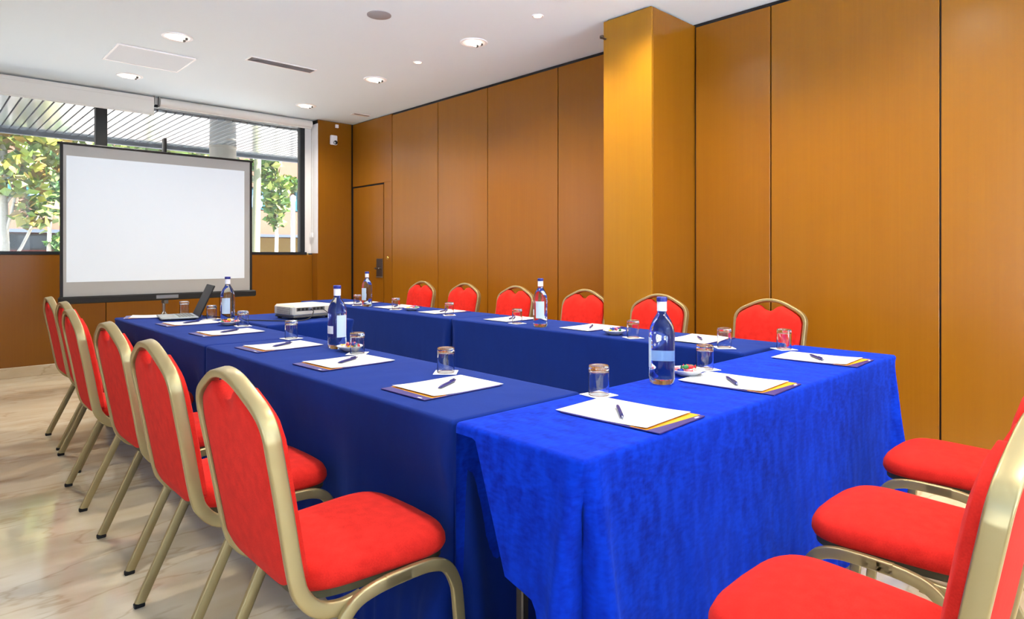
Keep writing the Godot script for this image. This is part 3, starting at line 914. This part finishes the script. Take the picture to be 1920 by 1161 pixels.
func make_chair() -> Node3D:
	var t := thing("banquet_chair", "", "chair")
	# seat: domed cushion, wider in front
	var st := S()
	st.set_smooth_group(1)
	var ol := []
	for k in 48:
		var a := TAU * k / 48.0
		var e := 0.42
		var px := signf(cos(a)) * pow(absf(cos(a)), e)
		var pz := signf(sin(a)) * pow(absf(sin(a)), e)
		var w := lerpf(0.218, 0.180, (pz + 1.0) / 2.0)
		ol.append(Vector2(px * w, pz * 0.208 - 0.045 - 0.012 * (1.0 - px * px) * (1.0 if pz < 0 else 0.0)))
	var cen := Vector2(0, -0.045)
	var lv := [[0.90, 0.405], [0.975, 0.408], [1.0, 0.420], [0.995, 0.436], [0.96, 0.452], [0.88, 0.463], [0.72, 0.471], [0.5, 0.477], [0.25, 0.480], [0.0, 0.481]]
	for i in lv.size() - 1:
		for j in 48:
			var j2 := (j + 1) % 48
			var q := []
			for pr in [[i, j], [i, j2], [i + 1, j2], [i + 1, j]]:
				var v: Vector2 = cen + (ol[pr[1]] - cen) * lv[pr[0]][0]
				q.append(Vector3(v.x, lv[pr[0]][1], v.y))
			if i == lv.size() - 2: tri(st, q[0], q[2], q[1])
			else: quad(st, q[3], q[2], q[1], q[0])
	obj("seat", st, M.red, t)
	st = S()
	for j in 48:
		var a2: Vector2 = cen + (ol[j] - cen) * 0.95
		var b2: Vector2 = cen + (ol[(j + 1) % 48] - cen) * 0.95
		quad(st, Vector3(b2.x, 0.388, b2.y), Vector3(a2.x, 0.388, a2.y), Vector3(a2.x, 0.407, a2.y), Vector3(b2.x, 0.407, b2.y))
		tri(st, Vector3(cen.x, 0.388, cen.y), Vector3(a2.x, 0.388, a2.y), Vector3(b2.x, 0.388, b2.y))
	obj("seat_pan", st, M.seat_pan, t)
	# back frame: one flat oval tube, up one side, over the arch, down the other
	var side := [[-0.025, 0.374], [-0.055, 0.370], [-0.090, 0.371], [-0.132, 0.385], [-0.165, 0.42], [-0.184, 0.47], [-0.213, 0.635], [-0.236, 0.76]]
	var raw := []
	for p in side: raw.append([Vector3(-(0.196 + 0.012 * clampf((p[1] - 0.4) / 0.36, 0.0, 1.0)), p[1], -p[0]), p])
	var arch := [[-0.208, 0.785], [-0.200, 0.812], [-0.176, 0.838], [-0.125, 0.865], [-0.06, 0.892], [0.0, 0.900]]
	var up := []
	var upw := []
	for i in raw.size():
		var a: Array = side[maxi(i - 1, 0)]
		var b: Array = side[mini(i + 1, side.size() - 1)]
		var ts := Vector2(b[0] - a[0], b[1] - a[1]).normalized()
		up.append(raw[i][0])
		upw.append(Vector3(0, -ts.x, -ts.y))             # W = (s: ty, y: -ts); forward is -z
	var nb := Vector3(0, 0.17, -0.985).normalized()
	for p in arch:
		up.append(Vector3(p[0], p[1], back_s(p[1])))
		upw.append(nb)
	var path := up.duplicate()
	var wide := upw.duplicate()
	for i in range(up.size() - 2, -1, -1):
		var v: Vector3 = up[i]
		path.append(Vector3(-v.x, v.y, v.z))
		wide.append(upw[i])
	st = S()
	sweep(st, smooth_path(path, 3), smooth_path(wide, 3), rr(0.036, 0.019, 0.0045))
	obj("back_frame", st, M.gold, t)
	# padded back: front cushion with the notch of the hand hole, thin rear cover
	for pad in [[0.008, 0.036, 0.020, "backrest"], [-0.010, -0.004, -0.006, "rear_cover"]]:
		st = S()
		st.set_smooth_group(1)
		var U := 24
		var V := 12
		var pt := func(i: int, j: int, off: float, bulge: float) -> Vector3:
			var u := -1.0 + 2.0 * i / U
			var v := float(j) / V
			var x := u * 0.192
			var ax := absf(x)
			var hi := 0.0
			var keys := [[0.0, 0.836], [0.030, 0.843], [0.055, 0.866], [0.075, 0.872], [0.125, 0.848], [0.165, 0.824], [0.183, 0.806], [0.192, 0.775]]
			for q in keys.size() - 1:
				if ax >= keys[q][0] and ax <= keys[q + 1][0] + 0.0001:
					hi = lerpf(keys[q][1], keys[q + 1][1], (ax - keys[q][0]) / (keys[q + 1][0] - keys[q][0]))
			var lo := 0.432 + 0.030 * pow(absf(u), 6.0)
			var y := lerpf(lo, hi, v)
			var b := bulge * (1.0 - pow(absf(u), 4.0)) * (1.0 - pow(absf(2.0 * v - 1.0), 5.0))
			var d: float = back_s(y) - off - b
			return Vector3(x * (0.955 + 0.045 * clampf((y - 0.45) / 0.3, 0.0, 1.0)), y, d)
		var o1: float = pad[1]
		var o0: float = pad[0]
		var front: bool = o1 > o0 and pad[3] == "backrest"
		for i in U:
			for j in V:
				var a: Vector3 = pt.call(i, j, o1 if front else o0, pad[2])
				var b: Vector3 = pt.call(i + 1, j, o1 if front else o0, pad[2])
				var c2: Vector3 = pt.call(i + 1, j + 1, o1 if front else o0, pad[2])
				var d: Vector3 = pt.call(i, j + 1, o1 if front else o0, pad[2])
				if front: quad(st, b, a, d, c2)
				else: quad(st, a, b, c2, d)
		# rim between the face and the plane inside the frame
		var lip := []
		for i in U + 1: lip.append([i, 0])
		for j in range(1, V + 1): lip.append([U, j])
		for i in range(U - 1, -1, -1): lip.append([i, V])
		for j in range(V - 1, 0, -1): lip.append([0, j])
		var inner := 0.0
		for k in lip.size():
			var e: Array = lip[k]
			var f: Array = lip[(k + 1) % lip.size()]
			var of: float = o1 if front else o0
			var A: Vector3 = pt.call(e[0], e[1], of, 0.0)
			var B: Vector3 = pt.call(f[0], f[1], of, 0.0)
			var C: Vector3 = pt.call(f[0], f[1], inner, 0.0)
			var D: Vector3 = pt.call(e[0], e[1], inner, 0.0)
			if front: quad(st, A, B, C, D)
			else: quad(st, D, C, B, A)
		obj(pad[3], st, M.red, t)
	# legs: two bent tubes on each side that meet under the seat
	for sx in [-1, 1]:
		var fr := [[0.272, 0.012], [0.250, 0.265], [0.237, 0.330], [0.209, 0.373], [0.167, 0.390], [0.12, 0.394], [0.08, 0.394], [0.03, 0.3935]]
		var re := [[0.10, 0.394], [0.06, 0.3938], [0.0, 0.389], [-0.045, 0.376], [-0.078, 0.345], [-0.105, 0.29], [-0.235, 0.012]]
		for leg in [fr, re]:
			var pts := []
			var wd := []
			for p in leg:
				pts.append(Vector3(sx * (0.212 - 0.0 * p[1]), p[1], -p[0]))
			for i in leg.size():
				var a: Array = leg[maxi(i - 1, 0)]
				var b: Array = leg[mini(i + 1, leg.size() - 1)]
				var ts := Vector2(b[0] - a[0], b[1] - a[1]).normalized()
				wd.append(Vector3(0, -ts.x, -ts.y))
			st = S()
			sweep(st, smooth_path(pts, 4), smooth_path(wd, 4), rr(0.031, 0.018, 0.0045))
			var lg := obj("leg", st, M.gold, t)
			var foot: Vector3 = pts[0] if leg == fr else pts[-1]
			var fs := S()
			hull_box(fs, foot + Vector3(-0.010, -0.012, -0.0165), foot + Vector3(0.010, 0.004, 0.0165), 0.003)
			obj("foot_cap", fs, M.rubber, lg)
	return t

func build_chairs():
	var proto := make_chair()
	var first := true
	var place := func(at: Vector3, turn: float, label: String):
		if first: pass
		return copy_of(proto, "banquet_chair", at, turn, label, "red banquet chairs around the tables")
	var left := [[0.630, -4.86], [0.624, -4.31], [0.556, -3.67], [0.557, -2.88], [0.53, -2.18], [0.53, -1.52]]
	var words := ["nearest the window", "second from the window", "third from the window", "fourth from the window", "fifth from the window", "last before the end table"]
	for i in 6:
		var p: Array = left[i]
		var lab: String = "red gold framed banquet chair on the open floor side, " + words[i]
		if i == 0:
			proto.position = Vector3(p[0] + 0.26, 0, p[1]); proto.rotation.y = -PI / 2
			tag(proto, lab, "chair", "red banquet chairs around the tables")
		else: place.call(Vector3(p[0] + 0.26, 0, p[1]), -PI / 2 + [0.0, 0.03, -0.02, 0.02, 0.0, 0.0][i], lab)
	var right := [[3.72, 794], [3.74, 874], [3.73, 970], [3.73, 1100], [3.655, 1239], [3.72, 1446]]
	for i in 6:
		var x: float = right[i][0]
		# the chair's middle lies in this viewing direction, at its row's distance from the wall
		var d := Vector2(float(right[i][1]) - 960.0, 1197.96)
		var yaw := deg_to_rad(43.328)
		var dir := Vector2(d.x * cos(yaw) + d.y * sin(yaw), d.x * sin(yaw) - d.y * cos(yaw))
		var z: float = dir.y / dir.x * x
		place.call(Vector3(x - 0.262, 0, z), PI / 2, "red gold framed banquet chair on the panelled wall side, " + words[i])
	var hw := ["nearest the open floor", "in the middle", "nearest the panelled wall"]
	var head := [[1.355, -0.432], [1.975, -0.47], [2.68, -0.50]]
	for i in 3:
		place.call(Vector3(head[i][0], 0, head[i][1]), 0.0, "red gold framed banquet chair at the bright blue end table, " + hw[i])

# ---------------------------------------------------------------- projection screen
func build_screen():
	var t := thing("projection_screen", "tripod projection screen with bright white picture before the window", "screen", Vector3(1.80, 0, -6.78))
	var x0 := -0.843
	var x1 := 0.828
	obj("screen_cloth", box(Vector3(x0 + 0.02, 0.80, -0.003), Vector3(x1 - 0.02, 2.145, 0.0)), M.screen_cloth, t)
	obj("painted_projection", box(Vector3(-0.795, 0.928, 0.0), Vector3(0.748, 2.046, 0.0025)), M.picture, t)  # projected light painted as a paler, glowing panel
	for s in [[x0, x0 + 0.024], [x1 - 0.024, x1]]:
		obj("border", box(Vector3(s[0], 0.79, -0.006), Vector3(s[1], 2.15, 0.004), 0.001), M.black, t)
	obj("top_bar", box(Vector3(x0 - 0.02, 2.142, -0.014), Vector3(x1 + 0.01, 2.162, 0.012), 0.004), M.black, t)
	obj("case", box(Vector3(x0 - 0.01, 0.735, -0.045), Vector3(x1 + 0.035, 0.80, 0.03), 0.012), M.black, t)
	obj("case_badge", box(Vector3(-0.09, 0.752, 0.029), Vector3(0.105, 0.785, 0.034), 0.003), M.steel, t)
	var st := S()
	sweep(st, [Vector3(0.0, 0.25, -0.06), Vector3(0.0, 2.26, -0.06)], [Vector3.RIGHT, Vector3.RIGHT], circle(0.014, 10))
	obj("pole", st, M.steel, t)
	obj("hook", box(Vector3(-0.012, 2.13, -0.075), Vector3(0.012, 2.30, -0.004), 0.004), M.black, t)
	obj("handle", box(Vector3(-0.02, 0.70, -0.075), Vector3(0.02, 0.74, 0.02), 0.005), M.beamer_grey, t)
	for k in 3:
		var a := PI / 2 + TAU * k / 3.0
		st = S()
		sweep(st, [Vector3(0, 0.62, -0.06), Vector3(cos(a) * 0.42, 0.012, -0.06 - sin(a) * 0.42)], [Vector3.UP, Vector3.UP], circle(0.012, 8))
		obj("leg", st, M.steel, t)
		st = S()
		sweep(st, [Vector3(0, 0.27, -0.06), Vector3(cos(a) * 0.21, 0.31, -0.06 - sin(a) * 0.21)], [Vector3.UP, Vector3.UP], circle(0.007, 6))
		obj("brace", st, M.steel, t)

# ---------------------------------------------------------------- what lies on the tables
func bottle_proto(label_turn: float) -> Array:
	return [label_turn]

func make_bottle(label: String, at: Vector3, turn: float, group: String):
	var t := thing("water_bottle", label, "bottle", at, turn, group)
	var prof := [Vector2(0, 0.0), Vector2(0.034, 0.0), Vector2(0.041, 0.006), Vector2(0.0435, 0.016), Vector2(0.0435, 0.022), Vector2(0.0435, 0.158), Vector2(0.0435, 0.165), Vector2(0.0425, 0.182), Vector2(0.039, 0.198), Vector2(0.032, 0.214), Vector2(0.024, 0.228), Vector2(0.0175, 0.238), Vector2(0.0150, 0.246), Vector2(0.0145, 0.262), Vector2(0.0, 0.262)]
	obj("bottle_body", turned(prof, 40, [1, 14]), M.bottle, t)
	obj("neck_sleeve", turned([Vector2(0.0152, 0.248), Vector2(0.0165, 0.249), Vector2(0.0165, 0.282), Vector2(0.0, 0.282)], 20, [1, 2]), M.label_white, t)
	obj("cap", turned([Vector2(0.0178, 0.281), Vector2(0.0182, 0.283), Vector2(0.0182, 0.293), Vector2(0.0165, 0.297), Vector2(0, 0.297)], 20, [2]), M.cap, t)
	var st := S()
	lathe(st, [Vector2(0.0440, 0.055), Vector2(0.0442, 0.158)], 14, Vector3.ZERO, -0.62, 0.62)
	obj("label", st, M.label, t)
	st = S()
	lathe(st, [Vector2(0.0441, 0.072), Vector2(0.0441, 0.108)], 10, Vector3.ZERO, 1.0, 2.3)
	obj("small_label", st, M.label_white, t)

func make_glass(label: String, at: Vector3, group: String):
	var c := thing("paper_coaster", "white paper coaster under the " + label.substr(label.find("tumbler")), "coaster", at, rng.randf() * 1.5, "paper coasters")
	obj("sheet", box(Vector3(-0.043, 0, -0.043), Vector3(0.043, 0.0016, 0.043)), M.coaster, c)
	var st := S()
	# outer skin going up, inner skin coming back down
	lathe(st, [Vector2(0.0300, 0.0), Vector2(0.0325, 0.0), Vector2(0.0325, 0.082), Vector2(0.0325, 0.086), Vector2(0.0310, 0.0915), Vector2(0.0290, 0.0925), Vector2(0.0270, 0.0925), Vector2(0.0, 0.0925)], 32, Vector3.ZERO, 0.0, TAU, [1])
	lathe(st, [Vector2(0.0, 0.077), Vector2(0.0255, 0.077), Vector2(0.0270, 0.0768), Vector2(0.0292, 0.0755), Vector2(0.0300, 0.072), Vector2(0.0300, 0.068), Vector2(0.0300, 0.003), Vector2(0.0300, 0.0)], 32, Vector3.ZERO, 0.0, TAU, [])
	var g := obj("tumbler", st, M.glass)
	g.position = at + Vector3(0, 0.0018, 0)
	tag(g, label, "glass", group)

var sheet_mesh: ArrayMesh
var pen_src: Node3D
func make_place(where: String, at: Vector3, turn: float, pen_at: Vector3, pen_turn: float, band := 0.024, bare := false):
	# folder with a note sheet on top; local -z points to the sitter's far side, +z to the sitter
	var f := thing("folder", "purple folder with orange curve, " + where, "folder", at, turn, "folders at the seats")
	obj("cover", box(Vector3(-0.118, 0.0, -0.128), Vector3(0.118, 0.0035, 0.188), 0.001), M.folder, f)
	var st := S()
	var y := 0.0037
	for k in 12:
		var a := -0.117 + 0.234 * k / 12.0
		var b := -0.117 + 0.234 * (k + 1) / 12.0
		var za := 0.150 + band * pow((a + 0.117) / 0.234, 0.8)
		var zb := 0.150 + band * pow((b + 0.117) / 0.234, 0.8)
		quad(st, Vector3(a, y, za), Vector3(b, y, zb), Vector3(b, y, 0.10), Vector3(a, y, 0.10))
	obj("orange_curve", st, M.orange, f)
	obj("logo", box(Vector3(0.075, 0.0030, 0.177), Vector3(0.095, 0.0038, 0.183)), M.label_white, f)
	if sheet_mesh == null:
		# slightly curled pad of paper
		var arr := SurfaceTool.new()
		arr.begin(Mesh.PRIMITIVE_TRIANGLES)
		arr.set_smooth_group(1)
		var N := 12
		var yy := func(z: float, _x: float): return 0.0042 + 0.0045 * pow(clampf((z - 0.02) / 0.13, 0.0, 1.0), 2.0)
		var put := func(i: int, j: int, low: bool):
			var x := -0.113 + 0.226 * i / N
			var z := -0.148 + 0.296 * j / N
			arr.set_uv(Vector2(float(j) / N, float(i) / N))
			var h: float = yy.call(z, x)
			arr.add_vertex(Vector3(x, h - (0.0006 if low else 0.0), z))
		for i in N:
			for j in N:
				for q in [[0, 0], [1, 1], [0, 1], [0, 0], [1, 0], [1, 1]]: put.call(i + q[0], j + q[1], false)
		arr.set_smooth_group(2)
		for k in N:
			for e in [[[k, 0], [k + 1, 0]], [[k + 1, N], [k, N]], [[0, k + 1], [0, k]], [[N, k], [N, k + 1]]]:
				var a: Array = e[0]
				var b: Array = e[1]
				put.call(a[0], a[1], true); put.call(a[0], a[1], false); put.call(b[0], b[1], false)
				put.call(a[0], a[1], true); put.call(b[0], b[1], false); put.call(b[0], b[1], true)
		arr.generate_normals()
		sheet_mesh = arr.commit()
	var p := obj("note_paper", sheet_mesh, M.paper)
	p.position = at
	p.rotation.y = turn
	tag(p, "white note paper on the purple folder, " + where, "paper", "note papers at the seats")
	if bare: return
	var pl := "dark blue ballpoint pen on the note paper, " + where
	if pen_src == null:
		pen_src = thing("ballpoint_pen", pl, "pen", pen_at, pen_turn, "pens at the seats")
		st = S()
		var prof := [Vector2(0, -0.072), Vector2(0.0012, -0.070), Vector2(0.0042, -0.055), Vector2(0.0052, -0.045), Vector2(0.0055, 0.0), Vector2(0.0052, 0.060), Vector2(0.0040, 0.064), Vector2(0, 0.064)]
		lathe(st, prof, 12)
		var b := obj("barrel", st, M.pen, pen_src)
		b.transform = Transform3D(Basis(Vector3(0, 0, 1), -PI / 2), Vector3(0, 0.0056, 0))
		st = S()
		lathe(st, [Vector2(0.0028, 0.064), Vector2(0.0028, 0.074), Vector2(0, 0.075)], 10)
		obj("push_button", st, M.pen_trim, pen_src).transform = b.transform
		obj("clip", box(Vector3(0.025, 0.0115, -0.0018), Vector3(0.062, 0.0135, 0.0018), 0.0005), M.pen, pen_src)
		obj("clip_root", box(Vector3(0.056, 0.0085, -0.0018), Vector3(0.062, 0.013, 0.0018), 0.0005), M.pen, pen_src)
	else:
		copy_of(pen_src, "ballpoint_pen", pen_at, pen_turn, pl, "pens at the seats")

func make_dish(where: String, at: Vector3, n: int):
	var d := thing("candy_dish", "small white china dish of wrapped candies " + where, "dish", at, 0.0, "candy dishes")
	var st := S()
	lathe(st, [Vector2(0, 0.002), Vector2(0.026, 0.002), Vector2(0.030, 0.0), Vector2(0.034, 0.003), Vector2(0.050, 0.012), Vector2(0.062, 0.022), Vector2(0.0635, 0.0245), Vector2(0.061, 0.0245), Vector2(0.048, 0.015), Vector2(0.030, 0.0075), Vector2(0, 0.0068)], 28)
	obj("saucer", st, M.china, d)
	for k in n:
		var a := TAU * k * 0.382
		var r := 0.010 + 0.030 * sqrt((k + 0.4) / n)
		var lay := 0.0175 + (0.012 if k % 3 == 0 else 0.0) + r * 0.12
		if k % 3 == 0: r *= 0.55
		var tone := (k * 5 + n + int(at.x * 7.0)) % 6
		var c := thing("candy", ["red", "yellow", "dark blue", "green", "white", "pink"][tone] + " wrapped candy in the china dish " + where, "candy", at + Vector3(cos(a) * r, lay, sin(a) * r), rng.randf() * TAU, "candies " + where)
		var m: Material = M["candy%d" % tone]
		var s2 := S()
		lathe(s2, [Vector2(0, -0.011), Vector2(0.004, -0.0105), Vector2(0.0072, -0.006), Vector2(0.0078, 0.0), Vector2(0.0072, 0.006), Vector2(0.004, 0.0105), Vector2(0, 0.011)], 10)
		var b := obj("sweet", s2, m, c)
		b.rotation.z = PI / 2
		for s in [-1, 1]:
			var w := S()
			w.set_smooth_group(-1)
			for j in 6:
				var t0 := TAU * j / 6.0
				var t1 := TAU * (j + 1) / 6.0
				var k0 := 0.0085 if j % 2 == 0 else 0.0055
				var k1 := 0.0055 if j % 2 == 0 else 0.0085
				tri(w, Vector3(s * 0.010, 0, 0), Vector3(s * 0.018, k0 * cos(t0), k0 * sin(t0)), Vector3(s * 0.018, k1 * cos(t1), k1 * sin(t1)))
			obj("twist_end", w, m, c)

func build_tableware():
	var y := TABLE_Y
	# ---- places. seats on the open floor side look towards +x, so the sitter is at -x
	var zl := [-5.06, -4.41, -3.74, -3.0, -2.37, -1.705]
	var xl := [1.275, 1.33, 1.33, 1.315, 1.315, 1.315]
	var words := ["nearest the window", "second from the window", "third from the window", "fourth from the window", "fifth from the window", "last before the end table"]
	var tl := [-0.30, 0.04, 0.05, 0.06, 0.05, 0.02]
	for i in 6:
		make_place("open floor row, " + words[i], Vector3(xl[i], y, zl[i]), -PI / 2 + tl[i], Vector3(xl[i] - 0.01, y + 0.0050, zl[i] + 0.005), deg_to_rad(29), 0.007, i == 0)
	var zr := [-5.22, -4.60, -3.95, -3.18, -2.48, -1.755]
	for i in 6:
		make_place("panelled wall row, " + words[i], Vector3(2.985, y, zr[i]), PI / 2 + [0.0, 0.03, -0.03, 0.02, -0.03, 0.05][i], Vector3(2.985, y + 0.0050, zr[i] + 0.01), deg_to_rad(32 if i < 5 else -140), 0.007)
	var hx := [1.447, 2.075, 2.80]
	var hw := ["nearest the open floor", "in the middle", "nearest the panelled wall"]
	for i in 3:
		make_place("end table, " + hw[i], Vector3(hx[i], y, -1.085), 0.05, Vector3(hx[i] - 0.02, y + 0.0050, -1.08), deg_to_rad(-137))
	# ---- glasses, turned upside down on coasters
	var gl := [[1.49, -5.319], [1.508, -4.60], [1.503, -4.02], [1.465, -3.249], [1.455, -2.549], [1.462, -1.911]]
	for i in 6: make_glass("clear glass tumbler upside down, open floor row, " + words[i], Vector3(gl[i][0] if i else 1.49, y, maxf(gl[i][1], -5.14)), "tumblers on the tables")
	var gr := [[2.85, -4.99], [2.86, -4.40], [2.87, -3.71], [2.845, -2.968], [2.80, -2.03], [2.815, -1.515]]
	for i in 6: make_glass("clear glass tumbler upside down, panelled wall row, " + words[i], Vector3(gr[i][0], y, gr[i][1]), "tumblers on the tables")
	var gh := [[1.578, -1.275], [2.231, -1.282], [2.974, -1.30]]
	for i in 3: make_glass("clear glass tumbler upside down, end table, " + hw[i], Vector3(gh[i][0], y, gh[i][1]), "tumblers on the tables")
	# ---- bottles and dishes
	make_bottle("blue capped glass water bottle beside the laptop", Vector3(1.530, y, -4.36), -2.2, "water bottles")
	make_bottle("blue capped glass water bottle halfway along the open floor row", Vector3(1.472, y, -2.765), -1.48, "water bottles")
	make_bottle("blue capped glass water bottle on the panelled wall row near the concealed door", Vector3(2.85, y, -4.83), -2.9, "water bottles")
	make_bottle("blue capped glass water bottle halfway along the panelled wall row", Vector3(2.815, y, -2.73), -2.44, "water bottles")
	make_bottle("blue capped glass water bottle on the bright blue end table", Vector3(1.883, y, -1.245), -4.1, "water bottles")
	make_dish("near the laptop", Vector3(1.462, y, -4.145), 9)
	make_dish("halfway along the open floor row", Vector3(1.475, y, -2.645), 10)
	make_dish("near the concealed door", Vector3(2.90, y, -4.235), 9)
	make_dish("halfway along the panelled wall row", Vector3(2.84, y, -2.185), 10)
	make_dish("on the bright blue end table", Vector3(2.07, y, -1.262), 10)
	# ---- laptop; the sitter is at -x
	var lp := thing("laptop", "open thin laptop with dark lid on the open floor row", "laptop", Vector3(1.355, y, -4.825), -PI / 2 - 0.17)
	obj("base", box(Vector3(-0.165, 0.006, -0.115), Vector3(0.165, 0.019, 0.115), 0.004), M.laptop, lp)
	var kb := obj("keyboard", box(Vector3(-0.145, 0.0185, -0.095), Vector3(0.145, 0.0198, 0.01), 0.0005), M.keys, lp)
	for r in 5:
		for k in 13:
			obj("key", box(Vector3(-0.142 + k * 0.0219, 0.0195, -0.092 + r * 0.0200), Vector3(-0.1235 + k * 0.0219, 0.0212, -0.0755 + r * 0.0200), 0.0005), M.beamer_grey, kb)
	obj("touchpad", box(Vector3(-0.05, 0.0187, 0.03), Vector3(0.05, 0.0194, 0.095), 0.0003), M.steel, lp)
	for s in [-1, 1]:
		obj("rubber_foot", box(Vector3(s * 0.13 - 0.02, 0.0, -0.10), Vector3(s * 0.13 + 0.02, 0.006, 0.10), 0.002), M.rubber, lp)
	var lid := S()
	var tilt := Transform3D(Basis(Vector3.RIGHT, -0.42), Vector3(0, 0.016, -0.118))
	hull_box(lid, Vector3(-0.165, 0.0, -0.006), Vector3(0.165, 0.232, 0.002), 0.003, tilt)
	var ld := obj("lid", lid, M.black, lp)
	var dsp := S()
	hull_box(dsp, Vector3(-0.152, 0.016, 0.0019), Vector3(0.152, 0.218, 0.0028), 0.0, tilt)
	obj("display", dsp, M.black, ld)
	# ---- projector, lens towards the screen
	var pj := thing("projector", "cream desktop video projector on the short cloth covered table", "projector", Vector3(2.02, y, -4.28), 0.10)
	obj("case", box(Vector3(-0.155, 0.022, -0.13), Vector3(0.155, 0.098, 0.13), 0.014), M.beamer, pj)
	obj("base", box(Vector3(-0.150, 0.012, -0.125), Vector3(0.150, 0.024, 0.125), 0.004), M.beamer_grey, pj)
	for s in [[-1, -1], [1, -1], [-1, 1], [1, 1]]:
		obj("foot", box(Vector3(s[0] * 0.125 - 0.012, 0, s[1] * 0.10 - 0.012), Vector3(s[0] * 0.125 + 0.012, 0.013, s[1] * 0.10 + 0.012), 0.003), M.rubber, pj)
	var pp := obj("port_panel", box(Vector3(-0.13, 0.058, 0.128), Vector3(0.085, 0.082, 0.1315), 0.001), M.beamer_grey, pj)
	for k in 7:
		obj("socket", box(Vector3(-0.122 + k * 0.029, 0.062, 0.131), Vector3(-0.104 + k * 0.029, 0.078, 0.1335), 0.001), M.black if k != 3 else M.pen_trim, pp)
	var vg := obj("vent_grille", box(Vector3(-0.1575, 0.034, -0.08), Vector3(-0.153, 0.084, 0.09), 0.001), M.beamer_grey, pj)
	for k in 6:
		obj("fin", box(Vector3(-0.160, 0.036 + k * 0.008, -0.078), Vector3(-0.157, 0.040 + k * 0.008, 0.088)), M.beamer, vg)
	var lens := turned([Vector2(0, 0.02), Vector2(0.026, 0.016), Vector2(0.034, 0.016), Vector2(0.036, 0.0)].map(func(v): return Vector2(v.x, 0.02 - v.y)), 20)
	obj("lens_ring", lens, M.black, pj).transform = Transform3D(Basis(Vector3.RIGHT, PI / 2), Vector3(0.08, 0.06, -0.148))
	var cb := S()
	cable(cb, [Vector3(2.01, y + 0.068, -4.147), Vector3(2.00, y + 0.05, -4.09), Vector3(1.93, y + 0.008, -4.05), Vector3(1.80, y + 0.006, -4.10), Vector3(1.70, y + 0.006, -4.22), Vector3(1.62, y + 0.012, -4.32), Vector3(1.60, y + 0.05, -4.42), Vector3(1.585, y + 0.012, -4.55), Vector3(1.545, y + 0.012, -4.70), Vector3(1.50, y + 0.012, -4.76)], 0.0035)
	tag(obj("video_cable", cb, M.black), "black video cable running from the projector to the laptop", "cable")
	cb = S()
	cable(cb, [Vector3(2.10, y + 0.066, -4.157), Vector3(2.11, y + 0.04, -4.09), Vector3(2.13, y + 0.008, -4.02), Vector3(2.14, y + 0.004, -3.965), Vector3(2.142, y - 0.06, -3.918), Vector3(2.142, 0.30, -3.90), Vector3(2.142, 0.012, -3.895)], 0.003)
	tag(obj("power_cable", cb, M.black), "black power cable hanging down from the projector over the cloth", "cable")
